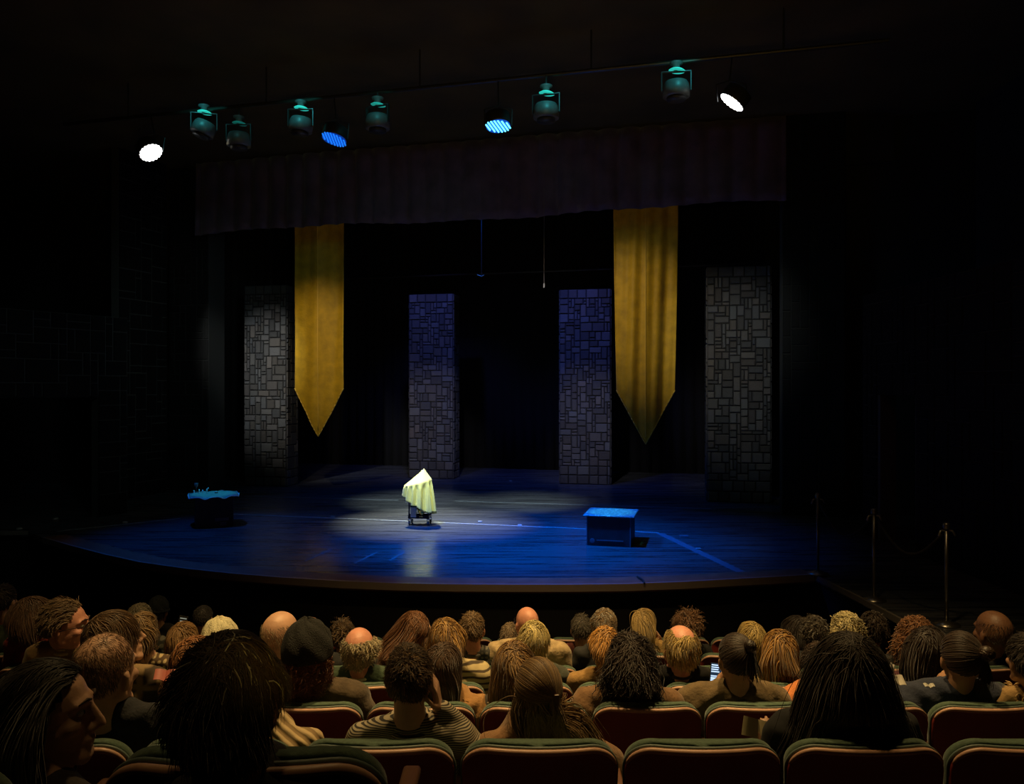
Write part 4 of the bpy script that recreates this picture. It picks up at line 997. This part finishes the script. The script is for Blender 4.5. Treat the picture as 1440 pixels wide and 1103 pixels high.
def furcollar(col, r=.03, n=260, label='fluffy fur collar'):
    def f(root,M,S,L,arms):
        rng = np.random.RandomState(5); bm = NB(); c0 = Vector(L((0,-.02,S+.03)))
        for k in range(n):
            a = rng.uniform(0,2*pi); p = c0+Vector((math.cos(a)*(.10+rng.uniform(-.02,.03)), math.sin(a)*.09, rng.uniform(-.035,.035))); q = p+Vector((math.cos(a)*r, math.sin(a)*r, rng.uniform(-.03,.02)))
            add_tube(bm, [p,(p+q)/2+Vector((0,0,.006)),q], [.006,.005,.001], 4)
        part(obj('fur_collar', bm, cl('fur_%d'%int(col[0]*1000), col), root, True), label)
    return f
person(433, 884, 3.96, 'woman in a black beret with auburn curls and brown coat', 'woman in black beret', 'curlylong', (.16,.045,.02), 'fair', cl('brown_coat', (.075,.048,.022)), row=2, hs=1.1, hopt=dict(L=.17,region='low',vol=.12,lift=.22,n=1300,curl=.020,r=.0046,K=14,mix=(.30,.12,.05)), hat=beanie((.016,.016,.014),'black beret',0,.5,False,1.42), wide=1.25, thick=.035)
person(624, 905, 3.98, 'brown-haired woman in a tan fuzzy coat, right of the striped shirt', 'woman in tan fuzzy coat', 'long', (.075,.038,.018), 'fair', cl('fuzzy', (.36,.18,.055)), row=2, hs=1.05, yaw=-.35, hopt=dict(L=.26), pose='rest', extra=furcollar((.38,.19,.06)), thick=.03)
person(722, 903, 3.99, 'woman with straight golden-brown hair left of the clipped blonde woman', 'straight golden-brown-haired woman', 'long', (.30,.17,.055), 'fair', cl('white_trim', (.06,.05,.04)), row=2, hs=1.08, hopt=dict(L=.30,vol=.10,lift=.10,mix=(.14,.07,.025),crown=(0,-.4,.9)), extra=furcollar((.55,.46,.28),.02,120,'pale ruffled collar'))
person(884, 895, 3.95, 'woman with very dark long curly hair and tan coat, centre right', 'dark curly-haired woman', 'curlylong', (.022,.010,.006), 'tan', cl('tan_coat', (.17,.085,.032)), row=2, hs=1.02, hopt=dict(L=.55,n=1500,vol=.06,lift=.08,curl=.012,r=.003), wide=1.15, thick=.035)
def phone40(root,M,S,L,arms): pass
person(1036, 892, 3.98, 'dark-haired person with a small top knot and olive jacket', 'top-knot person', 'bun', (.020,.012,.008), 'tan', cl('olive', (.13,.085,.035)), row=2, hs=1.08, hopt=dict(tie=(.035,-.075,.085),bunr=.022,vol=.05,mix=(.05,.03,.02)), wide=1.2, thick=.035, collar=(cl('olive2', (.10,.08,.035)),'olive jacket collar'), pose='chin', handside=-1)
person(1152, 905, 3.99, 'person in orange top, head hidden behind the woman with wide long dark hair', 'person in orange top', 'short', (.05,.03,.02), 'fair', cl('orange', (.62,.20,.05)), row=2, wide=1.25, thick=.02, hs=.95)
person(1307, 882, 4.98, 'dark-haired woman at right facing slightly right, between curly auburn and dark knotted hair', 'dark straight-haired woman', 'long', (.022,.012,.008), 'tan', cl('plum', (.07,.015,.022)), row=3, hs=1.3, yaw=-1.0, hopt=dict(L=.32))
person(1352, 890, 3.96, 'dark-haired woman with loose knot and navy jacket at right, hand to chin', 'knotted-hair woman in navy', 'bun', (.035,.020,.012), 'tan', cl('navy', (.018,.024,.05)), row=2, hs=1.12, yaw=-.25, hopt=dict(tie=(.075,-.075,.055),bunr=.028,vol=.07,lift=.04), bodyx=.04, wide=1.3, pose='chin', handside=-1, thick=.04)
person(1447, 893, 3.9, 'person cut off by the right edge of the view, ear and cheek showing', 'person at the right edge', 'short', (.03,.02,.015), 'tan', cl('fur_top', (.33,.20,.07)), row=2, hs=1.1, wide=1.0, bodyx=-.12, extra=furcollar((.45,.28,.10),.035,300,'shaggy golden fur collar'))
# ---- row 3
person(505, 881, 5.02, 'man with bald crown and fluffy white hair, green jacket with white collar', 'white-haired man in green jacket', 'fringefluff', (.50,.42,.26), 'pink', cl('green_jacket', (.045,.075,.04)), row=3, hs=1.22, collar=(mat('collar_white', (.75,.7,.5), .8),'white shirt collar'), wide=1.2, thick=.02, hopt=dict(n=900))
person(395, 860, 5.02, 'balding man, smooth shining head, left of the black beret', 'balding shiny-headed man', 'bald', (.30,.22,.12), 'fair', dk, row=3, hs=1.32, yaw=-.5)
person(310, 877, 5.0, 'person in a cream knitted beanie, beyond the big tousled-haired man', 'person in cream beanie', 'short', (.08,.05,.03), 'fair', dk, row=3, hs=1.12, hat=beanie((.72,.66,.42),'cream beanie',20,.6,True,1.26))
person(257, 876, 6.05, 'person with orange-lit sandy hair left of the cream beanie', 'sandy-haired person', 'helmet', (.34,.19,.07), 'fair', cl('blackcoat', (.012,.011,.011)), row=4, hs=1.25, wide=1.1)
person(626, 870, 5.0, 'woman with layered golden hair and striped cream sweater', 'golden layered-haired woman', 'helmet', (.44,.25,.07), 'fair', pattern('wavy_sweater','stripe',(.52,.42,.22),(.07,.05,.03),7.5,thr=.72), row=3, hs=1.12, hopt=dict(L=.17,mix=(.20,.10,.03)), wide=1.1, bodyx=-.06, thick=.025)
person(750, 874, 5.05, 'person with short pale blonde hair in front of the bald man', 'short pale blonde person', 'helmet', (.62,.50,.20), 'fair', cl('dim_green', (.04,.045,.03)), row=3, hs=1.05, hopt=dict(L=.10))
person(852, 882, 5.02, 'person with short copper-blonde hair beside dark curls', 'short copper-haired person', 'helmet', (.52,.26,.06), 'fair', cl('mustard', (.30,.17,.05)), row=3, hs=1.0, hopt=dict(L=.10), pose='rest', wide=1.1)
person(957, 879, 5.0, 'man with a pink bald crown and combed sandy hair, black jacket', 'sandy-haired bald-crowned man', 'fringe', (.50,.36,.13), 'pink', blk, row=3, hs=1.30, hopt=dict(n=900,L=.06,region='crownbald'), wide=1.25, yaw=.15, collar=(cl('collar_dark', (.03,.03,.035)),'dark collar'))
person(1097, 887, 5.0, 'woman with long straight honey hair over a pale cardigan', 'long honey-haired woman', 'long', (.44,.24,.06), 'fair', cl('cardigan', (.42,.32,.14)), row=3, hs=1.12, hopt=dict(L=.32,vol=.14,lift=.18,mix=(.20,.10,.03)))
person(1057, 876, 6.05, 'person with smooth blonde hair left of the long honey hair', 'smooth blonde-haired person', 'helmet', (.46,.33,.11), 'fair', dk, row=4, hs=1.2, hopt=dict(L=.12))
person(1191, 863, 5.0, 'person with curly silver-blonde hair above the woman with wide dark hair', 'curly silver-blonde person', 'curly', (.50,.42,.20), 'fair', cl('grey_top', (.10,.09,.08)), row=3, hs=1.0, hopt=dict(L=.07,vol=.12,curl=.008))
person(1287, 868, 6.05, 'woman with big auburn curly hair at right', 'auburn curly-haired woman', 'curlylong', (.30,.13,.05), 'fair', dk, row=4, hs=1.28, hopt=dict(L=.30,vol=.14,curl=.012,r=.003))
person(200, 862, 5.0, 'light-brown-haired person in a small-checked top at left', 'checked-top person', 'helmet', (.26,.16,.07), 'fair', pattern('checked_top','check',(.10,.06,.03),(.55,.42,.22),9,thr=.35), row=3, hs=.98, bodyx=-.08, wide=1.1)
# ---- row 4
person(741, 854, 6.05, 'bald man with reddish head, beard line and glasses, wide beige shirt', 'bald man in beige shirt', None, (0,0,0), 'pink', cl('beige', (.46,.34,.18)), row=4, hs=1.10, wide=1.4, yaw=.35, glasses=True, thick=.03, bodyx=-.02)
person(665, 862, 6.05, 'man with neat short brown hair in a grey checked shirt', 'man in grey checked shirt', 'short', (.19,.115,.05), 'pink', pattern('grey_check','check',(.05,.05,.045),(.15,.14,.11),9,thr=.35), row=4, hs=1.08, wide=1.1, collar=(cl('grey_collar', (.12,.11,.09)),'grey shirt collar'), bodyx=.0)
person(588, 860, 6.05, 'woman with long auburn hair, head tipped left with hand near chin', 'tilted auburn-haired woman', 'long', (.20,.085,.035), 'fair', dk, row=4, hs=1.1, tilt=-.35, hopt=dict(L=.36,gx=-.75,vol=.07), pose='raise', handside=-1)
person(850, 857, 6.05, 'person with short grey-brown tousled hair and glasses behind the copper hair', 'grey-brown tousled person', 'fluffy', (.24,.16,.08), 'fair', dk, row=4, hs=1.08, hopt=dict(L=.05,grey=.3,vol=.06), yaw=-.2, glasses=True)
person(817, 865, 7.08, 'dark-grey-haired person in a maroon jacket', 'maroon-jacketed person', 'tapered', (.09,.075,.055), 'tan', cl('maroon_jacket', (.12,.025,.02)), row=5, hs=1.1, wide=1.25)
person(1146, 868, 6.05, 'dark curly-haired person beside the woman looking left', 'dark grey-flecked curly person', 'curly', (.06,.045,.03), 'tan', dk, row=4, hs=1.05, hopt=dict(grey=.12,curl=.008,L=.06,vol=.08))
person(1397, 859, 6.0, 'bald dark-skinned man at right with cropped sides', 'bald man at right', 'bald', (.015,.010,.008), 'brown', blk, row=4, hs=1.45, yaw=.25, wide=1.2)
person(437, 868, 6.05, 'person with a small reddish bald head behind the black beret', 'small reddish bald-headed person', 'bald', (.12,.06,.04), 'pink', dk, row=4, hs=1.0)
person(47, 840, 6.0, 'person with brown hair and hooded red coat at far left', 'red-coated person', 'bob', (.09,.045,.022), 'fair', cl('red', (.28,.03,.02)), row=4, hs=1.25, yaw=-.9)
person(196, 850, 7.05, 'grey-haired person at left behind the checked top', 'grey-haired person at left', 'fluffy', (.27,.23,.15), 'fair', pattern('camo','check',(.03,.03,.025),(.16,.15,.11),5,thr=.3), row=5, hs=1.2, hopt=dict(vol=.06))
# ---- row 5
person(906, 857, 7.05, 'woman with long pale blonde hair looking right, hand at her mouth', 'long pale blonde woman', 'long', (.46,.32,.12), 'fair', cl('mustard2', (.36,.22,.07)), row=5, hs=1.08, yaw=-.85, hopt=dict(L=.30,vol=.09,lift=.12), pose='mouth', wide=1.15)
person(966, 861, 7.05, 'person with messy brown curls piled up, behind the sandy-haired bald-crowned man', 'messy piled-curls person', 'curly', (.20,.095,.04), 'fair', dk, row=5, hs=1.2, hopt=dict(vol=.14))
person(1120, 867, 7.02, 'woman with face turned left and dark hair, right of the smooth blonde hair', 'woman looking left', 'bob', (.02,.012,.008), 'fair', cl('wine', (.08,.015,.015)), row=5, hs=1.05, yaw=1.35)
person(1228, 861, 7.0, 'person with dark wavy hair right of the silver-blonde curls', 'dark wavy-haired person', 'curly', (.045,.026,.015), 'tan', blk, row=5, hs=1.15, hopt=dict(curl=.008))
person(286, 852, 7.05, 'dark round-headed person at left beyond the cream beanie', 'dark round-headed person', 'crop', (.03,.025,.022), 'tan', blk, row=5, hs=1.0)
person(223, 842, 8.05, 'person in a dark flat cap, barely visible at left', 'person in dark cap', 'short', (.02,.018,.016), 'tan', blk, row=6, hs=1.1, hat=beanie((.012,.016,.016),'dark cap',0,.2,True,1.12))
person(716, 877, 7.05, 'grey-haired person half hidden left of the bald man in beige', 'half-hidden grey-haired person', 'short', (.28,.20,.12), 'fair', dk, row=5, hs=.95)
person(482, 874, 7.05, 'small person with curly dark-blonde hair behind the white-haired man', 'small curly dark-blonde person', 'curly', (.15,.09,.04), 'fair', dk, row=5, hs=.9)
person(5, 823, 7.05, 'person at the far left edge raising a pale hand', 'person at the left edge', 'short', (.03,.02,.015), 'fair', cl('dark_green', (.05,.07,.03)), row=5, hs=1.2, pose='chin', handside=1, bodyx=0)
person(596, 898, 7.0, 'person with a coppery fringe just visible above the striped-shirt man', 'coppery-haired person', 'helmet', (.42,.22,.06), 'fair', dk, row=5, hs=1.0)

# ---- small things the audience holds or has put down
def thingbox(name, px, py, d, size, rot, m, label, cat, extra=None):
    p = at(px,py,d); bm = NB(); add_box(bm, (0,0,0), size); bevel(bm, min(size)*.3, 2); o = obj(name, bm, m); o.location = p; o.rotation_euler = rot
    if extra: extra(o)
    return tag(o, label, cat)
def screen(o):
    bm = NB(); add_box(bm, (0,-.0052,0), (.062,.001,.135)); obj('display', bm, emit('phone_bg', (.02,.05,.10), .6), o)
    bm = NB(); R = random.Random(3)
    for k in range(11):
        if k == 4: continue
        z = .058-.0115*k; w = R.uniform(.03,.054); add_box(bm, (-.029+w/2,-.0062,z), (w,.001,.0055 if k not in(6,7) else .009))
    obj('lit_text_lines', bm, emit('phone_text', (.55,.75,1.0), 1.3), o)
thingbox('smartphone', 1006.5, 951, 4.25, (.066,.009,.135), (-.12,.12,.05), blk, 'glowing smartphone with lines of blue-white text held up left of the top-knot head', 'phone', screen)
thingbox('smartphone', 255.5, 879, 6.3, (.068,.009,.14), (-.2,.25,.3), blk, 'tiny lit smartphone at left between dark heads', 'phone', lambda o: obj('lit_text_lines', (lambda bm: (([add_box(bm, (0,-.006,.05-.022*k), (.05-.008*(k%2),.001,.008)) for k in range(5)]), bm)[1])(NB()), emit('phone_dim', (.35,.42,.42), .35), o))
def booklet(px, py, d, size, rot, col, label, name='programme', cat='programme'):
    p = at(px,py,d); o = empty(name, p); o.rotation_euler = rot; W, Hh = size; m = mat('booklet_%d_%d'%(px,py), col, .6)
    def pg(sgn):
        def fn(s,t):
            x = s*W/2; return Vector((sgn*x, -.012*math.sin(s*2.2)-sgn*0, (t-.5)*Hh))
        return fn
    a = obj('left_page', grid_mesh('pg', pg(-1), 8, 4, .003), m, o); b_ = obj('right_page', grid_mesh('pg', pg(1), 8, 4, .003), m, o)
    return tag(o, label, cat)
booklet(1064, 1025, 3.05, (.12,.07), (-.35,.25,.0), (.62,.52,.30), 'cream programme held by fingers left of the woman with wide dark hair')
booklet(232, 951, 3.65, (.09,.06), (-1.0,.1,.3), (.42,.11,.08), 'pinkish red folded paper at left beside the plaid shirt')
booklet(1261, 957, 3.7, (.075,.05), (-.8,.2,.3), (.7,.65,.55), 'white paper right of the woman with wide dark hair', 'paper_sheet', 'paper')
booklet(1252, 941, 3.72, (.03,.05), (-.3,.5,.2), (.7,.65,.58), 'small white paper corner above the other white paper', 'paper_sheet', 'paper')
booklet(1236+70, 966, 3.6, (.05,.02), (-1.1,.0,.1), (.5,.48,.42), 'thin pale paper edge left of the navy jacket', 'paper_sheet', 'paper')

# ---- labels for the seats, named by who sits in them
rown = {0:'front-of-view row',1:'nearest full row',2:'second row from the camera',3:'third row from the camera',4:'fourth row from the camera',5:'fifth row from the camera',6:'farthest row, next to the stage'}
byrow = {}
for s, r, x in SEATS: byrow.setdefault(r, []).append((x, s))
for r, L_ in byrow.items():
    L_.sort(key=lambda t: t[0]); ppl = sorted([(p[3], p[1]) for p in PEOPLE if p[2] == r]); used = set(); last = None; run = []
    names = {}
    for i, (x, s) in enumerate(L_):
        c = sorted([(abs(px_-x), nm) for px_, nm in ppl if nm not in used])
        if c and c[0][0] < .33: names[i] = c[0][1]; used.add(c[0][1])
    for i, (x, s) in enumerate(L_):
        if i in names: lab = 'maroon and green seat of the '+names[i]+', '+rown[r]
        else:
            lft = [names[j] for j in range(i-1,-1,-1) if j in names][:1]; rgt = [names[j] for j in range(i+1,len(L_)) if j in names][:1]
            kl = next((i-j for j in range(i-1,-1,-1) if j in names), None); kr = next((j-i for j in range(i+1,len(L_)) if j in names), None)
            om = ['','next','second','third','fourth','fifth','sixth','seventh','eighth','ninth','tenth','eleventh','twelfth','thirteenth','fourteenth','fifteenth','sixteenth','seventeenth','eighteenth','nineteenth']
            if lft: lab = 'empty maroon seat, '+om[kl]+' right of the '+lft[0]+', '+rown[r]
            elif rgt: lab = 'empty maroon seat, '+om[kr]+' left of the '+rgt[0]+', '+rown[r]
            else: lab = 'empty maroon seat at place '+om[i+1].replace('next','first')+' from the left, '+rown[r]
        tag(s, lab.replace('the the','the'), 'seat', 'seats in the '+rown[r])
        s['label'] = ' '.join(lab.split()[:16])

# ------------------------------------------------------------------ light
def aim(px,py,d): return at(px,py,d)
lampL = at(470,195.5,pipe_d(470)-.28)+Vector((0,.15,-.35)); lampC = at(700,177,pipe_d(700)-.28)+Vector((0,.15,-.35)); lampW = at(212,214,pipe_d(212)-.3)+Vector((0,0,-.1)); lampR = at(1030,143,pipe_d(1030)-.3)+Vector((0,0,-.1))
spot('stage_wash_blue', lampL, onstage(720,758), (.0,.14,1), 3300, 62, 1, .12)
spot('stage_wash_blue', lampC, onstage(770,768), (.0,.14,1), 3000, 60, 1, .12)
spot('stage_wash_blue', uv(-4.2,-4.4,4.0), onstage(360,758), (.0,.16,1), 700, 56, 1, .12)
spot('stage_wash_upstage', uv(0,1.6,4.9), uv(.3,1.6,ZS), (.0,.12,1), 500, 90, 1, .12)
spot('cart_special', uv(.8,-4.3,4.1), onstage(585,706), (.85,1,.86), 3000, 24, 1, .06)
spot('cart_special', uv(1.6,-4.3,4.1), onstage(735,707), (.85,1,.86), 2600, 22, 1, .06)
spot('cart_key', uv(.3,-4.3,4.1), (cp.x,cp.y,ZS+.55), (.94,1,.60), 3600, 7.5, .9, .05)
spot('cart_top_light', uv(-.9,-.9,3.3)+Vector((-.6,0,0)), (cp.x,cp.y+.5,ZS+.5), (.95,1,.85), 4200, 36, 1, .04)
spot('prop_light', (cR.x-.4,cR.y+.3,4.0), (cR.x,cR.y+.36,ZS+.4), (.1,1,.75), 1300, 8.5, .6, .03)
spot('prop_light', (c2.x+.5,c2.y+.4,4.0), (c2.x,c2.y+.42,ZS+.5), (.05,.85,1), 520, 9, .6, .03)
# banners and columns
spot('banner_light', uv(-2.5,-5.2,4.0), at(447,500,17.7), (1,.80,.5), 560, 32, 1, .1)
spot('banner_light', uv(.4,-4.8,4.0), at(885,440,15.9), (1,.80,.5), 480, 30, 1, .1)
spot('column_light', uv(-5.2,-4.6,4.0), at(385,530,19), (1,1,.97), 1250, 28, 1, .1)
spot('column_light', uv(4.6,-4.6,4.0), at(1039,510,16.3), (1,1,.93), 850, 34, 1, .1)
spot('column_light_blue', uv(-1.6,1.2,4.7), at(606,500,20.6), (.16,.2,1), 480, 60, 1, .1)
spot('column_light_blue', uv(1.6,1.2,4.7), at(822,500,19.3), (.16,.2,1), 480, 60, 1, .1)
spot('column_light_low', uv(.75,-4.6,4.0), at(606,600,20.6), (1,.92,.98), 1050, 20, 1, .1)
spot('column_light_low', uv(2.2,-4.6,4.0), at(822,600,19.3), (1,.92,.98), 950, 20, 1, .1)
# dim house downlights over the audience
hl = (1,.66,.26)
for (x,y,p,ang) in [(-.6,5.0,1550,76),(1.5,5.2,1550,72),(-3.4,4.6,170,80),(-.35,1.3,60,34),(4.8,5.6,16,80)]:
    spot('house_downlight', (x,y,4.98), (x*.95,y+.15,-3), hl, p, ang, 1, .16)
    bm = NB(); add_lathe(bm, [(.13,0),(.15,.02),(.15,.10),(.10,.13)], 20); o = obj('house_downlight', bm, dark_m, smooth=True); o.location = (x,y,5.0)
    tag(o, 'round recessed house downlight in the dark ceiling over the audience', 'ceiling light', 'house downlights in the ceiling')
spot('ceiling_glow', (0,1,-.3), (-.5,10,5.2), (1,.62,.10), 300, 80, 1, .5)
spot('side_wall_glow', (2.5,4,3.5), (5.9,8.6,.6), (1,.38,.14), 30, 50, 1, .5)
spot('pier_glow', uv(0,-6,3), uv(-6.8,0,1), (.8,1,.95), 150, 40, 1, .4)
spot('pier_glow', uv(0,-6,3), uv(6.6,0,.5), (.5,.95,1), 60, 40, 1, .4)
spot('side_set_glow', (-2,6,3), (-8.2,13.5,-.3), (.8,1,.9), 95, 40, 1, .4)
spot('valance_glow', (0,6,2.2), uv(0,0,4.1), (.8,.7,1), 12, 80, 1, .5)
w = D.worlds.new('hall_air'); bpy.context.scene.world = w; w.use_nodes = True
w.node_tree.nodes['Background'].inputs['Color'].default_value = (.0,.0,.0,1); w.node_tree.nodes['Background'].inputs['Strength'].default_value = 0

# ------------------------------------------------------------------ camera
cam = D.cameras.new('camera'); cam.lens = F/1440*36; cam.sensor_width = 36; cam.shift_y = -(551.5-HY)/1440; cam.clip_start = .05; cam.clip_end = 100
co = D.objects.new('camera', cam); C.objects.link(co); co.location = (0,0,0); co.rotation_euler = (math.pi/2,0,0)
sc = bpy.context.scene; sc.camera = co
sc.view_settings.view_transform = 'Standard'; sc.view_settings.look = 'None'; sc.view_settings.exposure = 0; sc.view_settings.gamma = 1; sc.view_settings.use_curve_mapping = False
